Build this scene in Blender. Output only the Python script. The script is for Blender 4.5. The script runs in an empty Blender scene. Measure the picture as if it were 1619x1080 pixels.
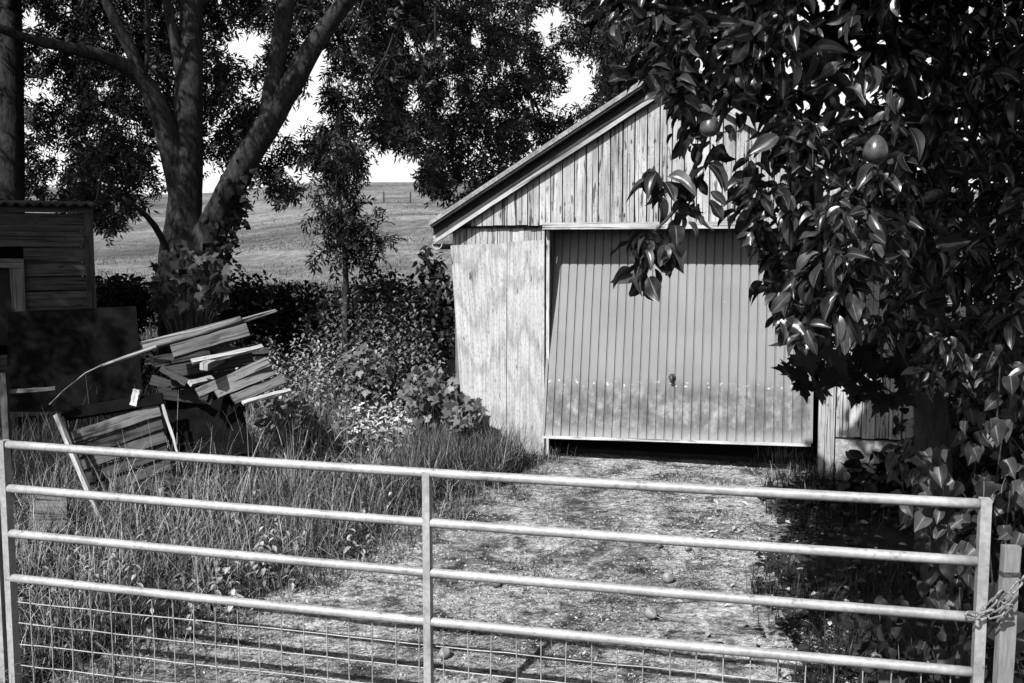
import bpy, math, random
import numpy as np
from mathutils import Vector, noise as mnoise
R = math.radians
random.seed(7); rng = np.random.default_rng(11)
sc = bpy.context.scene
COL = sc.collection

# ------------------------------------------------------------------ camera, sky, sun, exposure
F = 35 / 36 * 1619; PITCH = math.atan(150 / F); CZ = 2.08
cam = bpy.data.objects.new('camera', bpy.data.cameras.new('camera'))
cam.data.lens = 35; cam.data.sensor_width = 36; cam.data.clip_end = 3000; cam.data.clip_start = .05
cam.location = (0, 0, CZ); cam.rotation_euler = (math.pi / 2 - PITCH, 0, 0)
COL.objects.link(cam); sc.camera = cam

SUN = Vector((.42, .66, -.80)).normalized()          # direction the light travels
elev = math.asin(-SUN.z)
W = bpy.data.worlds.new('World'); sc.world = W; W.use_nodes = True
nt = W.node_tree; nt.nodes.clear()
sky = nt.nodes.new('ShaderNodeTexSky'); sky.sky_type = 'NISHITA'; sky.sun_disc = False
sky.sun_elevation = elev; sky.sun_rotation = math.atan2(-SUN.x, -SUN.y)
sky.dust_density = 4.0; sky.air_density = 1.0
bw = nt.nodes.new('ShaderNodeRGBToBW'); bg = nt.nodes.new('ShaderNodeBackground'); wo = nt.nodes.new('ShaderNodeOutputWorld')
bg.inputs['Strength'].default_value = .05
nt.links.new(sky.outputs[0], bw.inputs[0])
# thin bright cloud low in the sky, thinning out towards the zenith
tc = nt.nodes.new('ShaderNodeTexCoord'); sx = nt.nodes.new('ShaderNodeSeparateXYZ'); nt.links.new(tc.outputs['Generated'], sx.inputs[0])
cr = nt.nodes.new('ShaderNodeValToRGB'); nt.links.new(sx.outputs[2], cr.inputs[0])
for i_, (p_, v_) in enumerate(((0, 1.), (.25, .9), (.36, .06), (1, 0))):
    e_ = cr.color_ramp.elements[i_] if i_ < 2 else cr.color_ramp.elements.new(p_)
    e_.position = p_; e_.color = (v_, v_, v_, 1)
cn = nt.nodes.new('ShaderNodeTexNoise'); cn.inputs['Scale'].default_value = 3.; nt.links.new(tc.outputs['Generated'], cn.inputs['Vector'])
m1 = nt.nodes.new('ShaderNodeMath'); m1.operation = 'MULTIPLY_ADD'; nt.links.new(cn.outputs['Fac'], m1.inputs[0]); m1.inputs[1].default_value = 8.; m1.inputs[2].default_value = 8.5
m2 = nt.nodes.new('ShaderNodeMath'); m2.operation = 'MULTIPLY_ADD'; nt.links.new(cr.outputs[0], m2.inputs[0]); nt.links.new(m1.outputs[0], m2.inputs[1]); nt.links.new(bw.outputs[0], m2.inputs[2])
nt.links.new(m2.outputs[0], bg.inputs[0]); nt.links.new(bg.outputs[0], wo.inputs[0])
sl = bpy.data.lights.new('sun', 'SUN'); sl.energy = 5.0; sl.angle = R(.5); sl.color = (1, 1, 1)
so = bpy.data.objects.new('sun', sl); so.rotation_euler = SUN.to_track_quat('-Z', 'Y').to_euler(); COL.objects.link(so)
vs = sc.view_settings
vs.view_transform = 'Standard'; vs.look = 'None'; vs.gamma = 1; vs.exposure = .65; vs.use_curve_mapping = False
sc.cycles.max_bounces = 4; sc.cycles.diffuse_bounces = 0; sc.cycles.glossy_bounces = 1

# ------------------------------------------------------------------ projection helpers
_c, _s = math.cos(PITCH), math.sin(PITCH)
def ray(px, py):
    dx = (px - 809.5) / F; dy = (540 - py) / F
    return Vector((dx, _c + dy * _s, -_s + dy * _c))
def at(px, py, Y):
    d = ray(px, py); k = Y / d.y
    return Vector((d.x * k, Y, CZ + d.z * k))
PY = [-60, 0, 3.4, 4.6, 8.0, 12, 30, 50, 80, 140, 200, 260, 600, 2500]
PZ = [.3, .3, -.2, -.1, .31, .48, .38, .55, 2.0, 7.0, 14.6, 15.2, 8, 0]
def ground_z(x, y):
    z = float(np.interp(y, PY, PZ))
    if y > 45: z += min(1, (y - 45) / 40) * (1.5 * math.sin(x * .035 + 1.0) + .7 * math.sin(x * .11 + y * .03) + 1.0 * mnoise.noise((x * .03, y * .03, 1)) + .15 * mnoise.noise((x * .12, y * .12, 1)))
    if y < 45:
        z += .025 * mnoise.noise((x * 1.1, y * 1.1, 0)) + .012 * mnoise.noise((x * 4, y * 4, 3))
    return z
def gnd(px, py):
    d = ray(px, py); k = 2.0
    while k < 400:
        p = Vector((0, 0, CZ)) + d * k
        if p.z <= ground_z(p.x, p.y): return p
        k *= 1.004
    return p

# ------------------------------------------------------------------ object helpers
def tag(o, label=None, cat=None, group=None, kind=None):
    if label: o['label'] = label
    if cat: o['category'] = cat
    if group: o['group'] = group
    if kind: o['kind'] = kind
    return o
def empty(name, loc, label, cat, group=None):
    o = bpy.data.objects.new(name, None); o.empty_display_size = .1
    COL.objects.link(o); o.location = loc
    return tag(o, label, cat, group)
def wloc(o):
    v = Vector(o.location)
    while o.parent: o = o.parent; v += Vector(o.location)
    return v
def link_mesh(name, V, faces, mat, parent=None, uv=None, rnd=None, origin=None, smooth=False, loops=None):
    """V (n,3); faces list of tuples, or (k,m) int array; uv per vertex; rnd per vertex"""
    V = np.asarray(V, dtype=np.float64)
    if origin is None:
        origin = wloc(parent) if parent is not None else Vector((float((V[:, 0].min() + V[:, 0].max()) / 2), float((V[:, 1].min() + V[:, 1].max()) / 2), float(V[:, 2].min())))
    V = V - np.array(origin)
    me = bpy.data.meshes.new(name)
    if isinstance(faces, np.ndarray):
        n, k = faces.shape
        me.vertices.add(len(V)); me.vertices.foreach_set('co', V.ravel())
        me.loops.add(n * k); me.loops.foreach_set('vertex_index', faces.ravel().astype(np.int32))
        me.polygons.add(n)
        me.polygons.foreach_set('loop_start', np.arange(0, n * k, k, dtype=np.int32))
        me.update(calc_edges=True)
        li = faces.ravel()
    else:
        me.from_pydata(V.tolist(), [], [tuple(f) for f in faces]); me.update()
        li = np.empty(len(me.loops), dtype=np.int32); me.loops.foreach_get('vertex_index', li)
    if uv is not None:
        l = me.uv_layers.new(name='UVMap'); l.data.foreach_set('uv', np.asarray(uv, dtype=np.float32)[li].ravel())
    if rnd is not None:
        a = me.attributes.new('rnd', 'FLOAT', 'POINT'); a.data.foreach_set('value', np.asarray(rnd, dtype=np.float32))
    if smooth: me.polygons.foreach_set('use_smooth', np.ones(len(me.polygons), dtype=bool))
    me.materials.append(mat)
    o = bpy.data.objects.new(name, me); COL.objects.link(o)
    if parent is not None: o.parent = parent; o.location = Vector(origin) - wloc(parent)
    else: o.location = origin
    return o

class MB:
    """collects shapes in world coordinates"""
    def __init__(s): s.v = []; s.f = []; s.uv = []; s.r = []
    def add(s, verts, faces, uvs=None, r=None):
        b = len(s.v); s.v += [tuple(p) for p in verts]
        s.f += [tuple(i + b for i in f) for f in faces]
        s.uv += list(uvs) if uvs is not None else [(0, 0)] * len(verts)
        s.r += [random.random() if r is None else r] * len(verts)
    def hexa(s, c, r=None):
        """8 corners: bottom 4 ccw, top 4 ccw"""
        q = [(0, 3, 2, 1), (4, 5, 6, 7), (0, 1, 5, 4), (1, 2, 6, 5), (2, 3, 7, 6), (3, 0, 4, 7)]
        r = random.random() if r is None else r; o = random.random() * 9
        for f in q:
            P = [Vector(c[i]) for i in f]
            a = (P[1] - P[0]); e = (P[3] - P[0]); la, le = a.length, e.length
            if la >= le: U = [(o, o), (o + la, o), (o + la, o + le), (o, o + le)]
            else: U = [(o, o), (o, o + la), (o + le, o + la), (o + le, o)]
            s.add(P, [(0, 1, 2, 3)], U, r)
    def box(s, c, x, y, z, hx, hy, hz, r=None):
        x, y, z, c = Vector(x).normalized() * hx, Vector(y).normalized() * hy, Vector(z).normalized() * hz, Vector(c)
        s.hexa([c - x - y - z, c + x - y - z, c + x + y - z, c - x + y - z, c - x - y + z, c + x - y + z, c + x + y + z, c - x + y + z], r)
    def plank(s, p0, p1, w, t, face, segs=5, warp=.004, r=None):
        """bar from p0 to p1, width w in the plane facing 'face', thickness t along it; slightly warped, worn ends"""
        p0, p1 = Vector(p0), Vector(p1); d = (p1 - p0); L = d.length; d.normalize()
        n = Vector(face) - d * d.dot(Vector(face)); n.normalize(); b = d.cross(n)
        r = random.random() if r is None else r; o = random.random() * 9
        bow = random.uniform(-1, 1) * warp * 2
        rings = []
        for i in range(segs + 1):
            k = i / segs; c = p0 + d * (L * k) + n * (bow * (1 - (2 * k - 1) ** 2))
            j = lambda: random.uniform(-warp, warp)
            rings.append([c - b * (w / 2 + j()) - n * (t / 2), c + b * (w / 2 + j()) - n * (t / 2), c + b * (w / 2 + j()) + n * (t / 2 + j() * .5), c - b * (w / 2 + j()) + n * (t / 2 + j() * .5)])
        for q in range(4):
            a, e = q, (q + 1) % 4; wd = w if q % 2 == 0 else t
            V = []; U = []
            for i in range(segs + 1):
                V += [rings[i][a], rings[i][e]]; U += [(o + L * i / segs, o + q), (o + L * i / segs, o + q + wd)]
            s.add(V, [(2 * i, 2 * i + 1, 2 * i + 3, 2 * i + 2) for i in range(segs)], U, r)
        for R_, fl in ((rings[0], 1), (rings[-1], 0)):
            s.add(R_, [(0, 1, 2, 3)] if not fl else [(3, 2, 1, 0)], [(o, o), (o, o + w), (o + t, o + w), (o + t, o)], r)
    def tube(s, pts, rad, sides=12, cap=True, rough=0., r=None, seed=0):
        pts = [Vector(p) for p in pts]; n = len(pts)
        rad = [rad] * n if not hasattr(rad, '__len__') else rad
        t = (pts[1] - pts[0]).normalized(); up = Vector((0, 0, 1)) if abs(t.z) < .9 else Vector((0, 1, 0))
        x = t.cross(up).normalized(); V = []; U = []; Ln = 0
        for i in range(n):
            t = (pts[min(i + 1, n - 1)] - pts[max(i - 1, 0)]).normalized()
            x = (x - t * x.dot(t)).normalized(); y = t.cross(x)
            if i: Ln += (pts[i] - pts[i - 1]).length
            for k in range(sides):
                a = 2 * math.pi * k / sides
                dvec = x * math.cos(a) + y * math.sin(a)
                rr = rad[i]
                if rough: rr *= 1 + rough * mnoise.noise(pts[i] * 2.2 + dvec * 1.3 + Vector((seed, 0, 0))) + rough * .6 * mnoise.noise(pts[i] * 7 + dvec * 2)
                V.append(pts[i] + dvec * rr); U.append((Ln, k / sides * 2 * math.pi * rad[0]))
        Fc = [(i * sides + k, i * sides + (k + 1) % sides, (i + 1) * sides + (k + 1) % sides, (i + 1) * sides + k) for i in range(n - 1) for k in range(sides)]
        if cap: Fc += [tuple(range(sides))[::-1], tuple((n - 1) * sides + k for k in range(sides))]
        s.add(V, Fc, U, r)
    def build(s, name, mat, parent=None, smooth=False, bevel=0, origin=None):
        o = link_mesh(name, s.v, s.f, mat, parent, s.uv, s.r, origin, smooth)
        if bevel:
            m = o.modifiers.new('edge', 'BEVEL'); m.width = bevel; m.segments = 2; m.limit_method = 'ANGLE'
        return o
def spline(ctrl, step):
    """Catmull-Rom through rows of (x,y,z,r)"""
    c = [np.array(p, float) for p in ctrl]; c = [2 * c[0] - c[1]] + c + [2 * c[-1] - c[-2]]; out = []
    for i in range(1, len(c) - 2):
        n = max(2, int(np.linalg.norm(c[i + 1][:3] - c[i][:3]) / step))
        for k in range(n):
            t = k / n; a, b, d, e = c[i - 1], c[i], c[i + 1], c[i + 2]
            out.append(.5 * ((2 * b) + (d - a) * t + (2 * a - 5 * b + 4 * d - e) * t * t + (3 * b - a - 3 * d + e) * t ** 3))
    out.append(c[-2]); return out

# ------------------------------------------------------------------ materials
def mat(name, rough=.8, spec=.3):
    m = bpy.data.materials.new(name); m.use_nodes = True
    n = m.node_tree.nodes; p = n['Principled BSDF']; p.inputs['Roughness'].default_value = rough; p.inputs['Specular IOR Level'].default_value = spec
    return m, m.node_tree, p
def nd(t, typ, ins=None, **kw):
    n = t.nodes.new(typ)
    for k, v in kw.items(): setattr(n, k, v)
    for k, v in (ins or {}).items():
        if isinstance(v, bpy.types.NodeSocket): t.links.new(v, n.inputs[k])
        else: n.inputs[k].default_value = v
    return n
def ramp(t, fac, stops):
    r = nd(t, 'ShaderNodeValToRGB', {0: fac}); e = r.color_ramp.elements
    while len(e) < len(stops): e.new(.5)
    for el, (p, v) in zip(e, stops): el.position = p; el.color = (v, v, v, 1)
    return r.outputs[0]
def noise(t, vec, scale, detail=4, rough=.55, dist=0.):
    return nd(t, 'ShaderNodeTexNoise', {'Vector': vec, 'Scale': scale, 'Detail': detail, 'Roughness': rough, 'Distortion': dist}).outputs['Fac']
def mapping(t, vec, sc_): return nd(t, 'ShaderNodeMapping', {'Vector': vec, 'Scale': sc_}).outputs[0]
def math_(t, op, a, b=0., c=None, clamp=False):
    n = nd(t, 'ShaderNodeMath', {0: a, 1: b}, operation=op, use_clamp=clamp)
    if c is not None:
        if isinstance(c, bpy.types.NodeSocket): t.links.new(c, n.inputs[2])
        else: n.inputs[2].default_value = c
    return n.outputs[0]
def mix(t, fac, a, b, typ='MIX'):
    n = nd(t, 'ShaderNodeMix', None, data_type='RGBA', blend_type=typ)
    for i, v in ((0, fac), (6, a), (7, b)):
        if isinstance(v, bpy.types.NodeSocket): t.links.new(v, n.inputs[i])
        else: n.inputs[i].default_value = v if i == 0 or hasattr(v, '__len__') else (v, v, v, 1)
    return n.outputs[2]
def bump(t, p, h, s=.4, d=.01):
    b = nd(t, 'ShaderNodeBump', {'Strength': s, 'Distance': d, 'Height': h}); t.links.new(b.outputs[0], p.inputs['Normal'])
def attr(t, name='rnd'): return nd(t, 'ShaderNodeAttribute', None, attribute_name=name).outputs['Fac']
def uvn(t): return nd(t, 'ShaderNodeUVMap', None, uv_map='UVMap').outputs[0]
def objc(t): return nd(t, 'ShaderNodeTexCoord').outputs['Object']

def wood(name, lo, hi, var=.35, knots=.5, fine=1., rough=.85):
    m, t, p = mat(name, rough, .2)
    uv = uvn(t); rn = attr(t)
    off = nd(t, 'ShaderNodeCombineXYZ', {0: math_(t, 'MULTIPLY', rn, 37.), 1: math_(t, 'MULTIPLY', rn, 91.)}).outputs[0]
    v = nd(t, 'ShaderNodeVectorMath', {0: uv, 1: off}, operation='ADD').outputs[0]
    g = noise(t, mapping(t, v, (3.0, 75 * fine, 1)), 1, 5, .65, .4)
    g2 = noise(t, mapping(t, v, (.8, 10 * fine, 1)), 1, 4, .6, 1.2)
    st = noise(t, mapping(t, v, (5, 9, 1)), 1, 3, .6)
    base = ramp(t, math_(t, 'ADD', math_(t, 'MULTIPLY', g, .55), math_(t, 'MULTIPLY', g2, .45)), [(.34, lo * .55), (.46, lo * .45 + hi * .55), (.60, hi)])
    crack = ramp(t, noise(t, mapping(t, v, (1.3, 60 * fine, 1)), 1, 3, .5), [(.57, 1), (.64, .18)])
    spots = ramp(t, noise(t, mapping(t, v, (5, 24, 1)), 1, 2, .5), [(.62, 1), (.68, 1 - .85 * knots)])
    c = mix(t, 1, mix(t, 1, base, crack, 'MULTIPLY'), spots, 'MULTIPLY')
    vo = nd(t, 'ShaderNodeTexVoronoi', {'Vector': mapping(t, nd(t, 'ShaderNodeVectorMath', {0: v, 1: nd(t, 'ShaderNodeCombineXYZ', {0: math_(t, 'MULTIPLY', g2, .05), 1: math_(t, 'MULTIPLY', g2, .05)}).outputs[0]}, operation='ADD').outputs[0], (5.5, 11, 1)), 'Scale': 1.})
    c = mix(t, 1, c, ramp(t, vo.outputs['Distance'], [(.06, 1 - .9 * knots), (.13, 1)]), 'MULTIPLY')
    vn = nd(t, 'ShaderNodeTexVoronoi', {'Vector': mapping(t, v, (26, 48, 1)), 'Scale': 1.})
    c = mix(t, 1, c, ramp(t, vn.outputs['Distance'], [(.10, 1 - .7 * knots), (.2, 1)]), 'MULTIPLY')
    c = mix(t, 1, c, ramp(t, st, [(.3, .72), (.6, 1.0)]), 'MULTIPLY')
    c = mix(t, 1, c, ramp(t, rn, [(0, 1 - var), (1, 1)]), 'MULTIPLY')
    t.links.new(c, p.inputs['Base Color']); bump(t, p, g, .5, .003)
    return m
def leaf(name, lo, hi, rough=.5, spec=.4, rib=0., vein=False):
    m, t, p = mat(name, rough, spec)
    c = ramp(t, attr(t), [(0, lo), (1, hi)])
    u = nd(t, 'ShaderNodeSeparateXYZ', {0: uvn(t)})
    if rib:
        a = math_(t, 'ABSOLUTE', math_(t, 'SUBTRACT', u.outputs[0], .5))
        k = ramp(t, a, [(.02, 1), (.05, 0)])
        c = mix(t, math_(t, 'MULTIPLY', k, .8), c, rib)
        w = nd(t, 'ShaderNodeTexWave', {'Vector': nd(t, 'ShaderNodeCombineXYZ', {0: math_(t, 'SUBTRACT', u.outputs[1], math_(t, 'MULTIPLY', a, .6))}).outputs[0], 'Scale': 4.5, 'Distortion': .3})
        kv = ramp(t, w.outputs['Fac'], [(.80, 0), (.97, 1)])
        c = mix(t, math_(t, 'MULTIPLY', kv, .05), c, rib)
    sp = ramp(t, noise(t, objc(t), 30, 3, .6), [(.35, .75), (.62, 1.0)])
    c = mix(t, 1, c, sp, 'MULTIPLY')
    t.links.new(c, p.inputs['Base Color'])
    return m
def speckle(name, lo, hi, scale, rough=.9, spec=.2, scale2=None, stops=(.35, .65), bs=.5, bd=.01, stretch=(1, 1, 1)):
    m, t, p = mat(name, rough, spec)
    o = mapping(t, objc(t), stretch); f = noise(t, o, scale, 6, .65)
    c = ramp(t, f, [(stops[0], lo), (stops[1], hi)])
    if scale2: c = mix(t, 1, c, ramp(t, noise(t, o, scale2, 3, .5), [(.3, .55), (.65, 1.)]), 'MULTIPLY')
    t.links.new(c, p.inputs['Base Color']); bump(t, p, f, bs, bd)
    return m

M = {}
M['bark'] = speckle('ash_bark', .006, .06, 22, scale2=2.6, stops=(.3, .7), bs=.8, bd=.02, stretch=(1.2, 1.2, .5))
M['bark_dark'] = speckle('pear_bark', .02, .07, 18, scale2=3, bs=.8, bd=.02, stretch=(1, 1, .35))
M['twig'] = speckle('twig_bark', .03, .08, 30)
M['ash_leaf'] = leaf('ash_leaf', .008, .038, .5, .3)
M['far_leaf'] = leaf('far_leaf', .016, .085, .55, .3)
M['pear_leaf'] = leaf('pear_leaf', .006, .036, .34, .5, rib=.13)
M['dark_leaf'] = leaf('dark_leaf', .006, .02, .6, .15)  # shade over bushes, weeds and hanging leaves put into this near-black colour
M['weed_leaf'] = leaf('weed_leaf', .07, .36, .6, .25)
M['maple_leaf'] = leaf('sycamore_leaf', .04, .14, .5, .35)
M['shade_toned_sycamore'] = leaf('shade_toned_sycamore', .015, .06, .5, .3)  # sycamore leaf copy darkened in colour for the shade by the ash trunk
M['nettle_leaf'] = leaf('nettle_leaf', .03, .17, .6, .25)
M['heart_leaf'] = leaf('heart_leaf', .010, .055, .5, .35, rib=.16)
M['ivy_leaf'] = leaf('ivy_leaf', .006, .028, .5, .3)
M['grass'] = leaf('grass_blade', .006, .30, .6, .25)
M['pale_grass'] = leaf('pale_grass', .06, .34, .6, .25)
M['straw'] = leaf('dry_straw', .20, .48, .6, .3)
M['cut'] = leaf('cut_stalks', .24, .85, .6, .3)
M['litter'] = leaf('litter_chip', .01, .58, .8, .2)
M['boards'] = wood('weathered_boards', .22, .56, .28, .9)
M['grey_boards'] = wood('grey_boards', .055, .21, .4, .6)
M['dark_boards'] = wood('dark_boards', .016, .06, .4, .5)
M['pale_wood'] = wood('pale_wood', .2, .52, .25, .3)
M['log'] = wood('bare_log', .07, .30, .2, .6, .6)
M['shed_boards'] = wood('shed_boards', .022, .085, .4, .5)
M['tar'] = speckle('tarred_sheet', .002, .006, 9, .95, .05, bs=.3)
M['trim'] = wood('painted_trim', .22, .55, .25, .6)
M['roof'] = speckle('roof_sheet', .16, .34, 40, scale2=5)
M['dark'] = speckle('dark_inside', .01, .02, 8)  # near-black colour stands for unlit interiors
M['concrete'] = speckle('concrete', .2, .42, 30, scale2=4)
M['fruit'] = speckle('pear_skin', .03, .075, 40, .35, .5, bs=.05)
M['fallen'] = speckle('fallen_skin', .16, .36, 25, .45, .4, scale2=15, bs=.05)
M['iron'] = speckle('dark_iron', .02, .08, 60, .45, .5)
M['chain'] = speckle('chain_steel', .06, .25, 90, .4, .6)
M['post'] = speckle('gate_post_wood', .17, .30, 60, scale2=6, bs=.3, bd=.003, stretch=(1, 1, .12))

# galvanised steel
m, t, p = mat('galvanised_steel', .48, .5)
f = noise(t, objc(t), 45, 4, .6); f2 = noise(t, objc(t), 4, 4, .6)
c = mix(t, 1, ramp(t, f, [(.3, .27), (.7, .42)]), ramp(t, f2, [(.3, .6), (.6, 1)]), 'MULTIPLY')
c = mix(t, ramp(t, noise(t, objc(t), 14, 5, .7), [(.60, 0), (.68, .7)]), c, .10)
t.links.new(c, p.inputs['Base Color']); p.inputs['Metallic'].default_value = .15; bump(t, p, f, .25, .002); M['galv'] = m
# plywood sheet: pale veneer, vertical grain, knots and cathedral figure
m, t, p = mat('plywood', .85, .15)
v = uvn(t)
gr = noise(t, mapping(t, v, (1.6, 60, 1)), 1, 5, .65, .3)
wv = nd(t, 'ShaderNodeTexWave', {'Vector': mapping(t, v, (.55, 5, 1)), 'Scale': 1.3, 'Distortion': 9., 'Detail': 3., 'Detail Scale': .9}).outputs['Fac']
bl = noise(t, mapping(t, v, (2.2, 4, 1)), 1, 6, .7, .8)
kn = noise(t, mapping(t, v, (7, 26, 1)), 1, 2, .5)
c = ramp(t, gr, [(.30, .25), (.58, .46)])
c = mix(t, 1, c, ramp(t, wv, [(0, .74), (.4, 1)]), 'MULTIPLY')
c = mix(t, 1, c, ramp(t, bl, [(.36, .86), (.50, 1)]), 'MULTIPLY')
c = mix(t, 1, c, ramp(t, kn, [(.66, 1), (.74, .3)]), 'MULTIPLY')
c = mix(t, 1, c, ramp(t, noise(t, mapping(t, v, (30, 130, 1)), 1, 2, .5), [(.30, .6), (.5, 1)]), 'MULTIPLY')
vo = nd(t, 'ShaderNodeTexVoronoi', {'Vector': mapping(t, v, (3.2, 9, 1)), 'Scale': 1.})
c = mix(t, 1, c, ramp(t, vo.outputs['Distance'], [(.05, .2), (.12, 1)]), 'MULTIPLY')
t.links.new(c, p.inputs['Base Color']); bump(t, p, gr, .3, .002); M['ply'] = m
# garage door paint: worn along the foot (uv in metres: u across, v up)
m, t, p = mat('door_paint', .55, .35)
v = uvn(t); sep = nd(t, 'ShaderNodeSeparateXYZ', {0: v}); h = sep.outputs[1]
streak = noise(t, mapping(t, v, (24, 1.3, 1)), 1, 4, .6)
blot = noise(t, mapping(t, v, (9, 6, 1)), 1, 6, .7)
fine = noise(t, v, 140, 3, .6)
edge = math_(t, 'ADD', h, math_(t, 'ADD', math_(t, 'MULTIPLY', streak, -.24), .12))
worn = ramp(t, edge, [(.36, 1), (.52, 0)])
up = mix(t, 1, ramp(t, noise(t, mapping(t, v, (2, 1.2, 1)), 1, 4, .6), [(.3, .165), (.7, .225)]), ramp(t, fine, [(.3, .70), (.7, 1.1)]), 'MULTIPLY')
lo_ = mix(t, math_(t, 'MULTIPLY', streak, .55), ramp(t, blot, [(.36, .03), (.5, .10), (.66, .30)]), .14)
foot = ramp(t, math_(t, 'ADD', h, math_(t, 'MULTIPLY', blot, .32)), [(.16, .55), (.27, .0)])
lo_ = mix(t, foot, lo_, .42)
c = mix(t, worn, up, lo_)
band = math_(t, 'MULTIPLY', ramp(t, math_(t, 'ABSOLUTE', math_(t, 'SUBTRACT', h, .455)), [(.010, 1), (.035, 0)]), ramp(t, noise(t, mapping(t, v, (22, 30, 1)), 1, 4, .65), [(.60, 0), (.63, .8)]))
c = mix(t, band, c, .62)
chip = ramp(t, noise(t, v, 26, 2, .5), [(.765, 0), (.785, 1)])
c = mix(t, math_(t, 'MULTIPLY', chip, .8), c, .5)
t.links.new(c, p.inputs['Base Color']); bump(t, p, blot, .15, .003); M['door'] = m
# earth under the plants
M['earth'] = speckle('earth', .012, .05, 7, scale2=1.2, stops=(.3, .7), bs=1., bd=.03)
# drive surface: trodden grit with pale chips
m, t, p = mat('drive_grit', .95, .1)
o = objc(t)
n1 = noise(t, mapping(t, o, (1, 1.6, 1)), 20, 6, .75, .6); n2 = noise(t, mapping(t, o, (1, 1.7, 1)), 3.4, 7, .72, .5); n3 = noise(t, mapping(t, o, (1, 2.2, 1)), 95, 3, .6)
c = ramp(t, math_(t, 'ADD', math_(t, 'MULTIPLY', n1, .6), math_(t, 'MULTIPLY', n3, .4)), [(.38, .04), (.48, .23), (.58, .58)])
c = mix(t, 1, c, ramp(t, n2, [(.40, .20), (.54, 1)]), 'MULTIPLY')
c = mix(t, 1, c, ramp(t, noise(t, mapping(t, o, (1.1, .45, 1)), 1., 4, .6, .3), [(.34, .35), (.55, 1)]), 'MULTIPLY')
t.links.new(c, p.inputs['Base Color']); bump(t, p, n1, 1., .02); M['drive'] = m
# field beyond the hedge
m, t, p = mat('field_grass', .9, .1)
o = objc(t)
a1 = noise(t, mapping(t, o, (1.3, .5, 1)), 1., 6, .75); a2 = noise(t, mapping(t, o, (.035, .055, .1)), 1., 8, .72); a3 = noise(t, mapping(t, o, (6, 2., 1)), 1, 3, .7)
c = ramp(t, math_(t, 'ADD', math_(t, 'MULTIPLY', a1, .5), math_(t, 'MULTIPLY', a3, .5)), [(.36, .035), (.64, .17)])
c = mix(t, 1, c, ramp(t, a2, [(.38, .6), (.60, 1.9)]), 'MULTIPLY')
t.links.new(c, p.inputs['Base Color']); bump(t, p, a1, .8, .3); M['field'] = m

# ------------------------------------------------------------------ ground, drive, field
def sheet(name, xs, ys, m, keep=None, lift=0.):
    X, Y = np.meshgrid(xs, ys); Z = np.array([[ground_z(x, y) for x in xs] for y in ys]) + lift
    V = np.stack([X.ravel(), Y.ravel(), Z.ravel()], 1); nx = len(xs); Q = []
    for j in range(len(ys) - 1):
        for i in range(nx - 1):
            if keep is None or keep((xs[i] + xs[i + 1]) / 2, (ys[j] + ys[j + 1]) / 2): Q.append((j * nx + i, j * nx + i + 1, (j + 1) * nx + i + 1, (j + 1) * nx + i))
    return link_mesh(name, V, np.array(Q, dtype=np.int64), m, smooth=True, origin=(0, 0, 0))
xs = np.concatenate([[-2200, -800, -300, -120, -60, -35, -22, -14, -10, -8], np.arange(-6.8, 6.81, .14), [8, 10, 14, 22, 35, 60, 120, 300, 800, 2200]])
ys = np.concatenate([[-60, -20, -6, 0, 2], np.arange(3, 14, .14), [15, 17, 20, 24, 30]])
tag(sheet('ground', xs, ys, M['earth']), kind='structure')
fy = np.concatenate([np.linspace(30, 80, 16), np.linspace(88, 270, 40), [330, 420, 600, 1000, 2500]])
fx = np.concatenate([[-2200, -900, -400], np.linspace(-180, 180, 73), [400, 900, 2200]])
tag(sheet('field', fx, fy, M['field']), kind='structure')
DL = [gnd(*q) for q in ((865, 716), (770, 752), (715, 790), (620, 838), (505, 900), (400, 942), (300, 985), (100, 1078))]
DR = [gnd(*q) for q in ((1290, 718), (1240, 760), (1225, 820), (1220, 900), (1230, 980), (1260, 1078))]
dly = [q.y for q in DL][::-1]; dlx = [q.x for q in DL][::-1]; dry = [q.y for q in DR][::-1]; drx = [q.x for q in DR][::-1]
def drive_l(y): return float(np.interp(y, dly, dlx)) if y > dly[0] else dlx[0] - (dly[0] - y) * .8
def drive_r(y): return float(np.interp(y, dry, drx))
def on_drive(x, y, w=.0):
    j = .22 * mnoise.noise((x * 1.7, y * 1.7, 5)) + .1 * mnoise.noise((x * 6, y * 6, 9))
    return 3.2 < y < 8.35 and drive_l(y) + j - w < x < drive_r(y) + j + w
tag(sheet('driveway', np.arange(-4.5, 3.2, .045), np.arange(3.2, 8.4, .045), M['drive'], on_drive, .012), kind='structure')

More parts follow.
